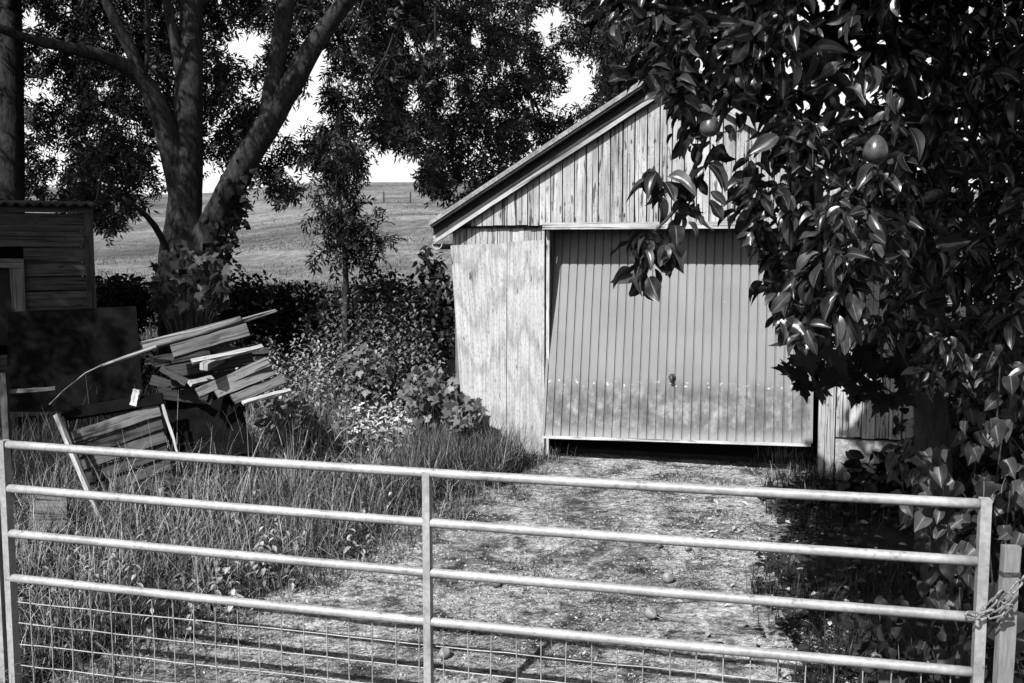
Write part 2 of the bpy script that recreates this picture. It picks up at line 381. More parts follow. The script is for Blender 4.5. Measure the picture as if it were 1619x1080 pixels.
# ------------------------------------------------------------------ leaf tools
def frames(dirs, norms):
    d = dirs / np.linalg.norm(dirs, axis=1, keepdims=True)
    n = norms - d * np.sum(d * norms, 1, keepdims=True); n /= np.maximum(np.linalg.norm(n, axis=1, keepdims=True), 1e-6)
    return np.stack([np.cross(d, n), d, n], 2)
def scatter(tv, tf, tuv, pos, fr, size, rnd):
    n = len(pos); k = len(tv)
    V = np.einsum('nij,kj->nki', fr, tv) * np.asarray(size).reshape(-1, 1, 1) + pos[:, None, :]
    Fa = (tf[None] + (np.arange(n) * k)[:, None, None]).reshape(-1, tf.shape[1])
    return V.reshape(-1, 3), Fa, np.tile(tuv, (n, 1)), np.repeat(rnd, k)
class Leaves:
    def __init__(s): s.p = []
    def add(s, tpl, pos, dirs, norms, size, rnd):
        if isinstance(tpl, list):
            n = len(pos); w = rng.integers(0, len(tpl), n); size = np.broadcast_to(np.asarray(size, float), (n,)); pos, dirs, norms, rnd = (np.asarray(q) for q in (pos, dirs, norms, rnd))
            norms = np.broadcast_to(norms, (n, 3))
            for k, t_ in enumerate(tpl):
                g = w == k; s.add(t_, pos[g], dirs[g], norms[g], size[g], rnd[g])
            return
        if len(pos): s.p.append(scatter(*tpl, np.asarray(pos, float), frames(np.asarray(dirs, float), np.asarray(norms, float)), size, np.asarray(rnd)))
    def tubes(s, mb): s.p.append((np.array([tuple(v) for v in mb.v]), np.array(mb.f), np.full((len(mb.v), 2), .2), np.full(len(mb.v), .3)))
    def build(s, name, m, parent=None, smooth=False, origin=None):
        o = 0; V = []; Fs = []; U = []; Rr = []
        for v, f, u, r in s.p: V.append(v); Fs.append(f + o); U.append(u); Rr.append(r); o += len(v)
        return link_mesh(name, np.concatenate(V), np.concatenate(Fs), m, parent, np.concatenate(U), np.concatenate(Rr), origin, smooth)
def blade_tpl(ws, rows, cols=5, fold=.18, curl=.25, wave=0.):
    """leaf lying along +y, width profile ws(t)"""
    V = []; U = []; Fq = []
    for i in range(rows + 1):
        tt = i / rows; w = ws(tt)
        for j in range(cols):
            s_ = j / (cols - 1) * 2 - 1
            V.append((s_ * w, tt, fold * abs(s_) * w * 2 - curl * tt * tt + wave * math.sin(tt * 9 + (s_ > 0) * 2) * abs(s_) * w)); U.append((s_ * .5 + .5, tt))
    for i in range(rows):
        for j in range(cols - 1): Fq.append((i * cols + j, i * cols + j + 1, (i + 1) * cols + j + 1, (i + 1) * cols + j))
    return np.array(V), np.array(Fq), np.array(U)
T_PEAR = [blade_tpl(lambda t: .25 * max(0, math.sin(math.pi * min(1, t * .97 + .03) ** .95)) ** .75 + .004, 8, 5, f, c_, w_) for f, c_, w_ in ((.28, .22, .1), (.5, .38, .2), (.15, .1, .25), (.38, .6, .1))]
T_OVAL = blade_tpl(lambda t: .24 * math.sin(math.pi * t ** .8) + .003, 3, 3, .2, .2)
T_HEART = blade_tpl(lambda t: .40 * (math.sin(math.pi * min(1, (t * .9 + .12)) ** .62) ** .9 if t < 1 else .01) + .004, 7, 5, .2, .25, .15)
T_LFT = (np.array([(0, 0, 0), (.17, .45, .03), (0, 1, -.1), (-.17, .45, .03)]), np.array([(0, 1, 2, 3)]), np.array([(.5, 0), (1, .5), (.5, 1), (0, .5)], float))
def pinnate(seed):
    rs = random.Random(seed); V = []; Fq = []; U = []
    def lf(o, d, L):
        d = np.array(d) / np.linalg.norm(d); sd = np.array([d[1], -d[0], rs.uniform(-.5, .5)]); b = len(V); o = np.array(o); dr = rs.uniform(.02, .16)
        for a, w, z in ((0, 0, 0), (.42, .15, .0), (1, 0, -dr), (.42, -.15, .0)): V.append(o + d * L * a + sd * w * L + np.array([0, 0, z]))
        Fq.append((b, b + 1, b + 2, b + 3)); U.extend([(.5, 0), (1, .5), (.5, 1), (0, .5)])
    bx = rs.uniform(-.25, .25)
    for i in range(5):
        y = .12 + i * .17; z = -.3 * y * y; x = bx * y * y
        for s_ in (-1, 1):
            if rs.random() < .85: lf((x, y, z), (s_ + bx + rs.uniform(-.35, .35), .7 + rs.uniform(-.4, .5), -.25 + rs.uniform(-.4, .3)), rs.uniform(.30, .52))
    lf((bx * .8, .86, -.22), (bx, 1, -.4), .42)
    b = len(V); V.extend([np.array(q) for q in ((-.008, 0, 0), (.008, 0, 0), (bx * .8 + .006, .88, -.22), (bx * .8 - .006, .88, -.22))]); Fq.append((b, b + 1, b + 2, b + 3)); U.extend([(.5, .5)] * 4)
    return np.array(V), np.array(Fq), np.array(U, float)
T_ASH = [pinnate(k) for k in range(5)]
def lobed(pts, z=-.12):
    """palmate leaf: outline (half) mirrored, fanned from the stalk"""
    out = [(x, y) for x, y in pts] + [(-x, y) for x, y in pts[::-1] if x > 1e-6]
    V = [(0, .22, .0)] + [(x, y, z * (x * x + y * y) + .05 * abs(x)) for x, y in out]
    n = len(out); Fq = [(0, 1 + i, 1 + (i + 1) % n) for i in range(n)]
    Fq = [(a, b, c, c) for a, b, c in Fq]
    return np.array(V), np.array([f[:3] for f in Fq]), np.array([(v[0] + .5, v[1]) for v in V])
T_MAPLE = lobed([(0, 0), (.15, -.04), (.32, -.10), (.30, .04), (.52, .10), (.42, .20), (.60, .42), (.40, .40), (.36, .50), (.20, .42), (.26, .62), (.12, .70), (0, 1.0)])
T_IVY = lobed([(0, .0), (.2, -.12), (.38, .0), (.52, .22), (.28, .36), (.30, .55), (.12, .72), (0, 1.0)])

def rand_dirs(n): 
    d = rng.normal(size=(n, 3)); return d / np.linalg.norm(d, axis=1, keepdims=True)
def inpoly(x, y, P):
    c = False; j = len(P) - 1
    for i in range(len(P)):
        if (P[i][1] > y) != (P[j][1] > y) and x < (P[j][0] - P[i][0]) * (y - P[i][1]) / (P[j][1] - P[i][1]) + P[i][0]: c = not c
        j = i
    return c
def inhole(x, y, H, g=0):
    return any(((x - a) / (b_ + g)) ** 2 + ((y - b) / (d_ + g)) ** 2 < 1 for a, b, b_, d_ in H)

# ------------------------------------------------------------------ garage
GA = at(862, 600, 8.25); GB = at(1283, 600, 7.68)
UX = Vector((GB.x - GA.x, GB.y - GA.y, 0)).normalized(); NX = Vector((UX.y, -UX.x, 0))
if NX.y > 0: NX = -NX
def fac(px, py, off=0.):
    """pixel -> (u along the front, height) on the garage front"""
    d = ray(px, py); A = Vector((GA.x, GA.y, 0)) + NX * off
    k = (A.x * NX.x + A.y * NX.y) / (d.x * NX.x + d.y * NX.y)
    q = d * k + Vector((0, 0, CZ)); return ((q - A).dot(UX), q.z)
def gp(u, z, off=0.): return Vector((GA.x, GA.y, 0)) + UX * u + NX * off + Vector((0, 0, z))
uL, _ = fac(712, 390); uJ, _ = fac(862, 500); uK, _ = fac(1284, 640); uC = (uJ + uK) / 2; uR = 2 * uC - uL
e0 = fac(694, 384); e1 = fac(1000, 184); SL = (e1[1] - e0[1]) / (e1[0] - e0[0])
def roof_z(u): return e0[1] + SL * (min(u, 2 * uC - u) - e0[0])      # underside of the verge board's lower edge
zB = .36; zH = fac(862, 356)[1]; zS = fac(730, 357)[1]
gar = empty('garage', gp(uC, zB), 'weathered timber garage with a tilted ribbed steel door and bare plywood beside it', 'garage')
DEP = 5.2
def gbox(mb, u0, u1, z0, z1, o0, o1, r=None):
    mb.hexa([gp(u0, z0, o1), gp(u1, z0, o1), gp(u1, z0, o0), gp(u0, z0, o0), gp(u0, z1, o1), gp(u1, z1, o1), gp(u1, z1, o0), gp(u0, z1, o0)], r)
def gpoly(mb, c, o0, o1, r=None):
    """quad (u,z)x4: bl br tr tl, between depths o0 (back) and o1 (front)"""
    (a, b, c_, d) = c
    mb.hexa([gp(*a, o1), gp(*b, o1), gp(*b, o0), gp(*a, o0), gp(*d, o1), gp(*c_, o1), gp(*c_, o0), gp(*d, o0)], r)
# plywood sheets, the left edge leaning in towards the foot
b = MB()
tl = fac(713, 388); tr = fac(861, 379); bl = fac(736, 700); um = fac(802, 384)[0]
ub = (bl[0] + uJ) / 2 + .015
gpoly(b, [(bl[0], zB - .1), (ub - .002, zB - .1), (um, (tl[1] + tr[1]) / 2 - .006), (tl[0], tl[1])], -.012, .012); b.build('plywood_sheet', M['ply'], gar)
b = MB(); gpoly(b, [(ub + .002, zB - .1), (uJ - .003, zB - .1), (tr[0], tr[1]), (um + .004, (tl[1] + tr[1]) / 2 + .004)], -.012, .009); b.build('plywood_sheet', M['ply'], gar)
b = MB(); gpoly(b, [(bl[0] + .02, zB - .1), (uJ - .01, zB - .1), (tr[0] - .01, tr[1] - .12), (tl[0] + .02, tl[1] - .12)], -.05, -.03); b.build('wall_backing', M['dark'], gar)
# boards between plywood and gable
b = MB(); u = uL + .015
while u < uJ - .01:
    w = min(.105, uJ - .004 - u); gbox(b, u, u + w - .006, tr[1] - .10, zS + .03, -.05, -.016 + random.uniform(-.002, .002)); u += w
b.build('board_strip', M['boards'], gar)
# gable boards
b = MB(); u = uL + .10
while u < uR - .10:
    w = .098; z0 = zS + random.uniform(-.004, .004); u1 = u + w - .009
    zz0, zz1 = roof_z(u) + .05, roof_z(u1) + .05
    o1 = .030 + random.uniform(-.003, .003)
    if u < uC < u1:
        gpoly(b, [(u, z0), (uC - .001, z0), (uC - .001, roof_z(uC) + .05), (u, zz0)], -.01, o1); gpoly(b, [(uC, z0), (u1, z0), (u1, zz1), (uC, roof_z(uC) + .05)], -.01, o1)
    elif min(zz0, zz1) > z0 + .01: gpoly(b, [(u, z0), (u1, z0), (u1, zz1), (u, zz0)], -.01, o1)
    u += w
b.build('gable_boards', M['boards'], gar)
b = MB(); gbox(b, uL + .06, uR - .06, zS - .02, zS + .0, -.01, .006); b.build('drip_ledge', M['dark_boards'], gar)  # ledge coloured dark to draw the shadow line under the gable boards
# dark lining behind the gable boards, coloured for the unlit inside
b = MB()
gpoly(b, [(uL + .05, zS + .03), (uC, zS + .03), (uC, roof_z(uC) + .02), (uL + .05, roof_z(uL + .05) + .0)], -.06, -.052)
gpoly(b, [(uC + .001, zS + .03), (uR - .05, zS + .03), (uR - .05, roof_z(uR - .05)), (uC + .001, roof_z(uC) + .02)], -.06, -.052)
b.build('lining', M['dark'], gar)
# header board over the door
hb = MB(); z0l = fac(862, 363)[1]; z0r = fac(1190, 352)[1]
gpoly(hb, [(uJ - .01, z0l), (uK + .03, z0l + .0), (uK + .03, z0l + .055), (uJ - .01, z0l + .055)], -.02, .068)
hb.build('header_board', M['trim'], gar, bevel=.004)
# jambs
b = MB(); gbox(b, uJ + .004, uJ + .03, zB - .1, z0l - .004, -.05, -.015); b.build('jamb', M['trim'], gar)
b = MB(); u0 = fac(1294, 660)[0]; u1 = fac(1320, 660)[0]; gbox(b, u0, u1, zB - .1, z0l - .004, -.10, .02); b.build('corner_post', M['boards'], gar)
# boards right of the door
b = MB(); u = u1 + .006; zf = fac(1350, 692)[1]
while u < uR - .02:
    w = .098; gbox(b, u, u + w - .006, zf + random.uniform(-.006, .006), zS + .02, -.05, -.012 + random.uniform(-.003, .003)); u += w
b.build('side_boards', M['boards'], gar)
b = MB(); gbox(b, u1 + .01, uR - .02, zB - .25, zf - .02, -.06, .0); b.build('footing', M['concrete'], gar)
# walls and floor
b = MB(); gbox(b, uL + .02, uL + .06, zB - .1, zS + .0, -DEP, -.06); gbox(b, uR - .06, uR - .02, zB - .1, zS, -DEP, -.06); gbox(b, uL + .062, uR - .062, zB - .1, zS, -DEP, -DEP + .05)
b.build('wall', M['grey_boards'], gar)
b = MB(); gbox(b, uL + .07, uR - .07, zB - .02, zB + .02, -DEP + .06, -.15); b.build('concrete_floor', M['dark'], gar)  # floor coloured near black, as the unlit inside
# roof slabs, verge boards
ov = .13
for sgn, nm in ((1, 'l'), (-1, 'r')):
    U = (lambda u: u) if sgn == 1 else (lambda u: 2 * uC - u)
    ua = e0[0] - .02
    def slab(mb, zlo, zhi, oa, ob, uend=uC):
        P = [(U(ua), e0[1] + SL * (ua - e0[0]) + zlo), (U(uend), roof_z(uend) + zlo), (U(uend), roof_z(uend) + zhi), (U(ua), e0[1] + SL * (ua - e0[0]) + zhi)]
        if sgn == -1: P = [P[1], P[0], P[3], P[2]]
        gpoly(mb, P, oa, ob)
    ux = uC - .0015
    b = MB(); slab(b, .155, .195, -DEP - .2, ov + .05, ux); b.build('roof', M['roof'], gar)
    b = MB(); slab(b, .0, .072, .06, .085, ux); b.build('verge_board', M['trim'], gar)
    b = MB(); slab(b, .075, .152, -.02, ov - .04, ux); b.build('shadow_strip', M['dark_boards'], gar)  # dark strip drawn as the shadow between capping and verge board
    b = MB(); slab(b, .135, .153, ov - .037, ov + .03, ux); b.build('capping', M['trim'], gar)
# eaves gutter seen end-on at the left
b = MB(); g = e0[0] + .04; gz = e0[1] - .01
prof = [(math.cos(a) * .045, -abs(math.sin(a)) * .045) for a in np.linspace(0, math.pi, 9)]
V = []; 
for off in (.16, -DEP):
    for r_ in (1, .86): V += [gp(g + x * r_, gz + z * r_, off) for x, z in prof]
n = 9; Fc = []
for i in range(n - 1): Fc += [(i, i + 1, 2 * n + i + 1, 2 * n + i), (n + i + 1, n + i, 3 * n + i, 3 * n + i + 1), (i + 1, i, n + i, n + i + 1)]
b.add(V, Fc); b.build('gutter', M['trim'], gar)
# up-and-over door, hanging with its foot swung out
DO_T, DO_B = -.27, .13
dbl = fac(859, 693, DO_B); dbr = fac(1281, 706, DO_B)
def door_pt(su, sv, out=0.):
    """su 0..1 across, sv 0..1 up"""
    ub = dbl[0] + (dbr[0] - dbl[0]) * su; zb = dbl[1] + (dbr[1] - dbl[1]) * su
    ut = uJ + .012 + (uK - .02 - uJ - .012) * su; zt = z0l + .03
    off = DO_B + (DO_T - DO_B) * sv + out
    return gp(ub + (ut - ub) * sv, zb + (zt - zb) * sv, off)
DW = dbr[0] - dbl[0]; DH = z0l + .03 - dbl[1]
b = MB(); NP = 30; prof = []
for i in range(NP):
    a = i / NP; w = 1 / NP
    prof += [(a + .02 * w, 0), (a + .08 * w, -.012), (a + .15 * w, -.012), (a + .22 * w, 0.)]
prof.append((1, 0)); V = []; U = []; NV = 14
for j in range(NV + 1):
    for s_, o_ in prof:
        dent = .006 * mnoise.noise((s_ * 3, j * .35, 1))
        V.append(door_pt(s_, j / NV, o_ + dent)); U.append((s_ * DW, j / NV * DH))
k = len(prof); b.add(V, [(j * k + i, j * k + i + 1, (j + 1) * k + i + 1, (j + 1) * k + i) for j in range(NV) for i in range(k - 1)], U, .5)
door = b.build('garage_door', M['door'], gar)
b = MB()
b.hexa([door_pt(-.002, 0, .006), door_pt(1.002, 0, .006), door_pt(1.002, 0, -.03), door_pt(-.002, 0, -.03)] + [door_pt(-.002, .012, .006), door_pt(1.002, .012, .006), door_pt(1.002, .012, -.03), door_pt(-.002, .012, -.03)])
b.build('bottom_rail', M['trim'], door)
for s0, s1 in ((-.006, .004), (.998, 1.008)):
    b = MB(); b.hexa([door_pt(s0, .013, .004), door_pt(s1, .013, .004), door_pt(s1, .013, -.03), door_pt(s0, .013, -.03), door_pt(s0, 1, .004), door_pt(s1, 1, .004), door_pt(s1, 1, -.03), door_pt(s0, 1, -.03)])
    b.build('edge_strip', M['door'], door)
hu, hz = fac(1062, 596, .06); su = (hu - dbl[0]) / DW; sv = (hz - dbl[1] - (dbr[1] - dbl[1]) * su) / DH
b = MB(); c0 = door_pt(su, sv, .0); nrm = (door_pt(su, sv, .1) - c0).normalized(); upv = (door_pt(su, sv + .1) - c0).normalized()
b.tube([c0 - nrm * .004, c0 + nrm * .012, c0 + nrm * .016], [.028, .028, .02], 16)
b.tube([c0 + nrm * .015, c0 + nrm * .04], .010, 10); b.tube([c0 + nrm * .035 + upv * .025, c0 + nrm * .042 - upv * .035], [.011, .014], 10)
b.build('handle', M['iron'], door, smooth=True)

# ------------------------------------------------------------------ gate
def gate_ends():
    L = [at(12, y, 4.66) for y in (703, 772, 843, 913)]; Rr = [at(1552, y, 3.72) for y in (797, 888, 977, 1064)]
    return L, Rr
GL, GR = gate_ends()
gate = empty('field_gate', ((GL[0].x + GR[0].x) / 2, (GL[0].y + GR[0].y) / 2, 0), 'long galvanised tubular field gate with wire mesh on its lower half', 'gate')
gd = (GR[0] - GL[0]).normalized()
def along(a, bb, k): return a + (bb - a) * k
for i in range(4):
    b = MB(); n = 24
    pts = [along(GL[i], GR[i], k / n) + Vector((0, 0, -.012 * math.sin(math.pi * k / n) + .002 * mnoise.noise((k, i, 0)))) for k in range(n + 1)]
    b.tube(pts, .0205, 14); b.build('rail', M['galv'], gate, smooth=True)
zlow = -.06
b = MB(); b.tube([Vector((GL[0].x, GL[0].y, zlow)), Vector((GR[0].x, GR[0].y, zlow))], .0205, 14); b.build('rail', M['galv'], gate, smooth=True)
def upright(P, hw, hd, top):
    b = MB(); b.box(Vector((P.x, P.y, (top - .1) / 2)), gd, Vector((gd.y, -gd.x, 0)), (0, 0, 1), hw, hd, (top + .1) / 2); return b
upright(GR[0] + gd * .012, .0195, .024, GR[0].z + .022).build('end_upright', M['galv'], gate, bevel=.004)
upright(GL[0] - gd * .02, .016, .024, GL[0].z + .02).build('end_upright', M['galv'], gate, bevel=.004)
km = .5
for k_ in np.linspace(.30, .60, 301):
    q = along(GL[0], GR[0], k_)
    if abs((q.x / (q.y * _c + (CZ - q.z) * _s)) * F + 809.5 - 676) < 1.5: km = k_; break
Pm = along(GL[0], GR[0], km)
upright(Pm, .016, .022, Pm.z - .004).build('middle_upright', M['galv'], gate, bevel=.003)
b = MB(); bk = Vector((gd.y, -gd.x, 0)).normalized(); bk = bk if bk.y > 0 else -bk
LEN = (GR[0] - GL[0]).length; nv = int(LEN / .107)
for i in range(1, nv):
    k = i / nv; topz = along(GL[3], GR[3], k); p0 = Vector((topz.x, topz.y, zlow)) + bk * .012; p1 = topz + bk * .012
    jx = gd * random.uniform(-.006, .006); b.tube([p0, (p0 + p1) / 2 + jx + bk * random.uniform(-.004, .004), p1], .0028, 6, False)
for hz_ in (.125, .23, .335, .44):
    n = 30; pts = []
    for k in range(n + 1):
        q = along(GL[3], GR[3], k / n); pts.append(Vector((q.x, q.y, q.z - hz_)) + bk * .016 + Vector((0, 0, random.uniform(-.003, .003))))
    b.tube(pts, .0028, 6, False)
b.build('wire_mesh', M['galv'], gate, smooth=True)
# the other leaf that meets it at the frame's left edge
g2 = empty('field_gate', GL[0] - gd * .9 - Vector((0, 0, GL[0].z)), 'second gate leaf of which only rail ends show at the photo\'s left edge', 'gate')
for i in range(4):
    dz = -.062 * 0 + (GL[i].z - GL[0].z)
    a = GL[0] - gd * .062 + Vector((0, .0, dz - .006)); b = MB(); b.tube([a, a - gd * 1.7], .0205, 14); b.build('rail', M['galv'], g2, smooth=True)
for off in (.075, 1.7):
    upright(GL[0] - gd * off, .014, .022, GL[0].z + .016).build('end_upright', M['galv'], g2, bevel=.003)
b = MB()
for i in range(1, 17):
    q = GL[3] - gd * (.1 + i * .095); b.tube([Vector((q.x, q.y, .1)), q], .0028, 6, False)
for hz_ in (.125, .23, .335, .44):
    q = GL[3] - gd * .08 - Vector((0, 0, hz_)); b.tube([q, q - gd * 1.6], .0028, 6, False)
b.build('wire_mesh', M['galv'], g2)
# latch post and chain
pt = at(1607, 868, 3.66)
post = empty('gate_post', (pt.x, pt.y + .04, ground_z(pt.x, pt.y)), 'square timber post the gate is chained to', 'post')
b = MB(); b.plank((pt.x - .012, pt.y + .04, -.1), (pt.x, pt.y + .04, pt.z), .062, .034, (0, -1, 0), 8, .0012); b.build('shaft', M['post'], post, bevel=.004)
b = MB(); zz = at(1596, 912, 3.66).z; b.box((pt.x, pt.y + .04, zz), (1, 0, 0), (0, 1, 0), (0, 0, 1), .033, .019, .009); b.build('iron_band', M['iron'], post)
ch = empty('chain', at(1545, 972, 3.68), 'steel chain looped from the gate end round the timber post', 'chain')
def link_mesh_chain(c, ax, side, L=.062, w=.0125, r=.0045):
    ax = Vector(ax).normalized(); side = Vector(side); side = (side - ax * side.dot(ax)).normalized(); pts = []
    for a in np.linspace(0, 2 * math.pi, 22):
        x = math.cos(a); y = math.sin(a); pts.append(Vector(c) + ax * (w * x + (L / 2 - w) * (1 if x > .001 else -1 if x < -.001 else 0)) + side * (w * y))
    b = MB(); b.tube(pts, r, 8, False); b.build('link', M['chain'], ch, smooth=True)
paths = [[(1528, 971, 3.70), (1546, 974, 3.655), (1566, 968, 3.655), (1580, 958, 3.64), (1592, 944, 3.60), (1606, 928, 3.60), (1622, 912, 3.60), (1636, 908, 3.66)],
         [(1560, 962, 3.67), (1574, 948, 3.655), (1583, 936, 3.64)], [(1566, 974, 3.65), (1586, 968, 3.62), (1596, 958, 3.60)]]
for P in paths:
    Q = [at(*q) for q in P]; tot = [0]
    for i in range(1, len(Q)): tot.append(tot[-1] + (Q[i] - Q[i - 1]).length)
    n = max(2, int(tot[-1] / .050))
    for i in range(n):
        s_ = (i + .5) / n * tot[-1]; j = max(q for q in range(len(tot)) if tot[q] <= s_); j = min(j, len(Q) - 2)
        d = Q[j + 1] - Q[j]; c = Q[j] + d * ((s_ - tot[j]) / (tot[j + 1] - tot[j]))
        link_mesh_chain(c, d, (0, -.6, 1) if i % 2 else (0, 1, .35))

# ------------------------------------------------------------------ old shed at the left
SY = 8.9; SC = at(150, 400, SY); ST = R(25)
sh = empty('old_shed', (SC.x - .6, SC.y + .4, ground_z(SC.x, SC.y)), 'small dark board shed with a corrugated roof and a pale window frame', 'shed')
SD, SN = Vector((math.cos(ST), math.sin(ST), 0)), Vector((math.sin(ST), -math.cos(ST), 0))
def sp(s_, z, o_=0.): return Vector((SC.x, SC.y, 0)) + SD * s_ + SN * o_ + Vector((0, 0, z))
def s_at(px): 
    d = ray(px, 400); k = (SC.x * SN.x + SC.y * SN.y) / (d.x * SN.x + d.y * SN.y); return (Vector((d.x * k, d.y * k, 0)) - Vector((SC.x, SC.y, 0))).dot(SD)
def sz(px, py): s_ = s_at(px); q = sp(s_, 0); return at(px, py, q.y).z
def sbox(mb, a, e, z0, z1, o0, o1, r=None, tilt=0.):
    mb.hexa([sp(a, z0, o1), sp(e, z0, o1), sp(e, z0, o0), sp(a, z0, o0), sp(a, z1, o1 - tilt), sp(e, z1, o1 - tilt), sp(e, z1, o0), sp(a, z1, o0)], r)
sa = -2.6
seams = [sz(145, y) for y in (338, 366, 391, 415, 438, 460, 484, 508, 532, 556, 580, 604, 628, 652)]
wx0, wx1 = s_at(-95), s_at(37); wz1 = sz(30, 409); wz0 = wz1 - .75
b = MB()
for i in range(len(seams) - 1):
    zt, zb_ = seams[i] + .002, seams[i + 1] + .009
    cuts = [(sa, -.03)]
    if zb_ < wz1 and zt > wz0: cuts = [(sa, wx0), (wx1, -.03)]
    for a, e in cuts: sbox(b, a, e, zb_ + random.uniform(-.006, .006), zt, -.03, .0 + random.uniform(-.004, .002), None, .02)
b.build('lap_boards', M['shed_boards'], sh)
b = MB(); b.plank(sp(-.04, seams[-1], .012), sp(-.045, seams[0] + .02, .012), .075, .03, SN); b.build('corner_board', M['shed_boards'], sh)
b = MB(); sbox(b, -.05, -.01, .2, seams[0] + .0, -1.9, -.035); sbox(b, sa, -.055, .2, seams[0], -1.93, -1.9); sbox(b, sa, sa + .04, .2, seams[0], -1.89, -.035); b.build('wall', M['shed_boards'], sh)
b = MB(); b.plank(sp(wx1 - .055, wz0, .015), sp(wx1 - .055, wz1 - .085, .015), .11, .03, SN); b.plank(sp(wx0, wz1 - .04, .016), sp(wx1, wz1 - .04, .016), .08, .034, SN); b.plank(sp(wx0 + .055, wz0, .015), sp(wx0 + .055, wz1 - .085, .015), .11, .03, SN)
wf = b.build('window_frame', M['grey_boards'], sh)
b = MB(); sbox(b, wx0 + .02, wx1 - .02, wz0, wz1 - .02, -.06, -.05); b.build('pane', M['dark'], wf)
b = MB(); nx = 120; V = []; zr = sz(145, 327)
for (oo, dz) in ((.12, 0), (-2.1, .12)):
    for th in (0, .012):
        for i in range(nx + 1): V.append(sp(sa - .1 + (.1 - sa + .03) * i / nx, zr + dz + th + .015 * math.cos(i / nx * 2 * math.pi * 30), oo))
n = nx + 1; Fc = []
for i in range(nx): Fc += [(i, i + 1, 2 * n + i + 1, 2 * n + i), (n + i + 1, n + i, 3 * n + i, 3 * n + i + 1), (i, n + i, n + i + 1, i + 1), (2 * n + i, 2 * n + i + 1, 3 * n + i + 1, 3 * n + i)]
b.add(V, Fc); b.build('corrugated_roof', M['shed_boards'], sh)
b = MB(); b.plank(sp(sa, seams[0] + .055, .0), sp(.0, seams[0] + .055, .0), .10, .04, SN); b.build('fascia', M['shed_boards'], sh)

# ------------------------------------------------------------------ sheets, timber pile, broken door
def plank_px(name, a, e, w, t, face, m, label, cat='plank', group=None, warp=.004, segs=6):
    b = MB(); b.plank(at(*a), at(*e), w, t, face, segs, warp); o = b.build(name, M[m], bevel=.002); return tag(o, label, cat, group)
def quad_px(name, P, thick, m, label, cat):
    Q = [at(*p) for p in P]; n = (Q[1] - Q[0]).cross(Q[3] - Q[0]).normalized(); n = n if n.y > 0 else -n
    b = MB(); N = 6; 
    top = [[None] * (N + 1) for _ in range(N + 1)]
    V = []
    for s_ in (0, 1):
        for j in range(N + 1):
            for i in range(N + 1):
                p = Q[0].lerp(Q[1], i / N).lerp(Q[3].lerp(Q[2], i / N), j / N) + n * (thick * s_ + .012 * mnoise.noise((i * .6, j * .6, thick * 90)))
                V.append(p)
    k = N + 1; Fc = []
    for j in range(N):
        for i in range(N):
            a = j * k + i; Fc += [(a, a + 1, a + k + 1, a + k), (k * k + a, k * k + a + k, k * k + a + k + 1, k * k + a + 1)]
    for i in range(N):
        for a, e in ((i, i + 1), (N * k + i + 1, N * k + i)): Fc.append((a, k * k + a, k * k + e, e))
        for a, e in (((i + 1) * k, i * k), (i * k + N, (i + 1) * k + N)): Fc.append((a, k * k + a, k * k + e, e))
    b.add(V, Fc, [(v.x, v.z) for v in V]); return tag(b.build(name, M[m]), label, cat)
quad_px('tarred_sheet', [(8, 650, 7.5), (228, 650, 7.6), (215, 484, 8.0), (14, 493, 7.8)], .02, 'tar', 'wide black tarred board leaning against the old shed', 'board')
quad_px('black_panel', [(272, 725, 7.2), (402, 716, 7.2), (372, 612, 7.45), (254, 630, 7.45)], .03, 'tar', 'black square panel leaning in front of the timber pile', 'board')
FR = (0, -1, .45)
# log with thinner sticks running on from it
b = MB(); pts = [at(*q) for q in ((226, 548, 7.3), (265, 538, 7.35), (305, 528, 7.4), (345, 517, 7.45), (382, 506, 7.5))]
b.tube(pts, [.040, .041, .039, .036, .033], 14, True, .12); tag(b.build('round_log', M['log'], smooth=True), 'round barkless log lying on top of the timber pile', 'log')
b = MB(); b.tube([at(*q) for q in ((372, 513, 7.52), (405, 502, 7.55), (438, 492, 7.6))], [.011, .010, .008], 8, True, .1); b.tube([at(*q) for q in ((378, 506, 7.51), (410, 497, 7.55), (436, 490, 7.6))], [.007, .008, .006], 8, True, .1)
tag(b.build('split_stick', M['log']), 'thin split stick jutting out right beyond the round log', 'stick')
b = MB(); b.tube([at(*q) for q in ((248, 548, 7.22), (200, 565, 7.2), (158, 580, 7.15))], [.013, .017, .014], 8, True, .15); tag(b.build('stick', M['log']), 'thick stick poking out left from under the round log', 'stick')
b = MB(); b.tube([at(*q) for q in ((162, 577, 7.12), (135, 590, 7.1), (100, 618, 7.05), (78, 640, 7.0))], [.006, .006, .005, .004], 6, True, .1); tag(b.build('thin_bent_twig', M['log']), 'long thin bent twig reaching down left from the thick stick', 'twig')
PG = 'planks heaped in the timber pile'
plank_px('beam', (272, 557, 7.15), (392, 522, 7.35), .092, .07, (0, -1, .25), 'grey_boards', 'square sawn beam directly under the round log', 'beam', PG)
plank_px('beam', (243, 575, 7.3), (330, 556, 7.5), .085, .07, (0, -1, .3), 'dark_boards', 'dark beam end sticking out left below the round log', 'beam', PG)
plank_px('plank', (303, 572, 7.1), (415, 548, 7.35), .05, .022, (0, -.5, 1), 'pale_wood', 'thin pale plank lying flat below the square beam', group=PG)
plank_px('plank', (322, 580, 7.0), (352, 566, 7.4), .055, .05, (0, -1, .3), 'pale_wood', 'short plank with a bright sawn end facing the gate', group=PG)
plank_px('plank', (262, 590, 7.25), (400, 566, 7.45), .10, .03, (0, -1, .6), 'dark_boards', 'wide dark plank in the middle of the timber pile', group=PG)
plank_px('plank', (312, 622, 7.1), (424, 572, 7.35), .074, .022, FR, 'grey_boards', 'upper of three grey planks sloping up right', group=PG)
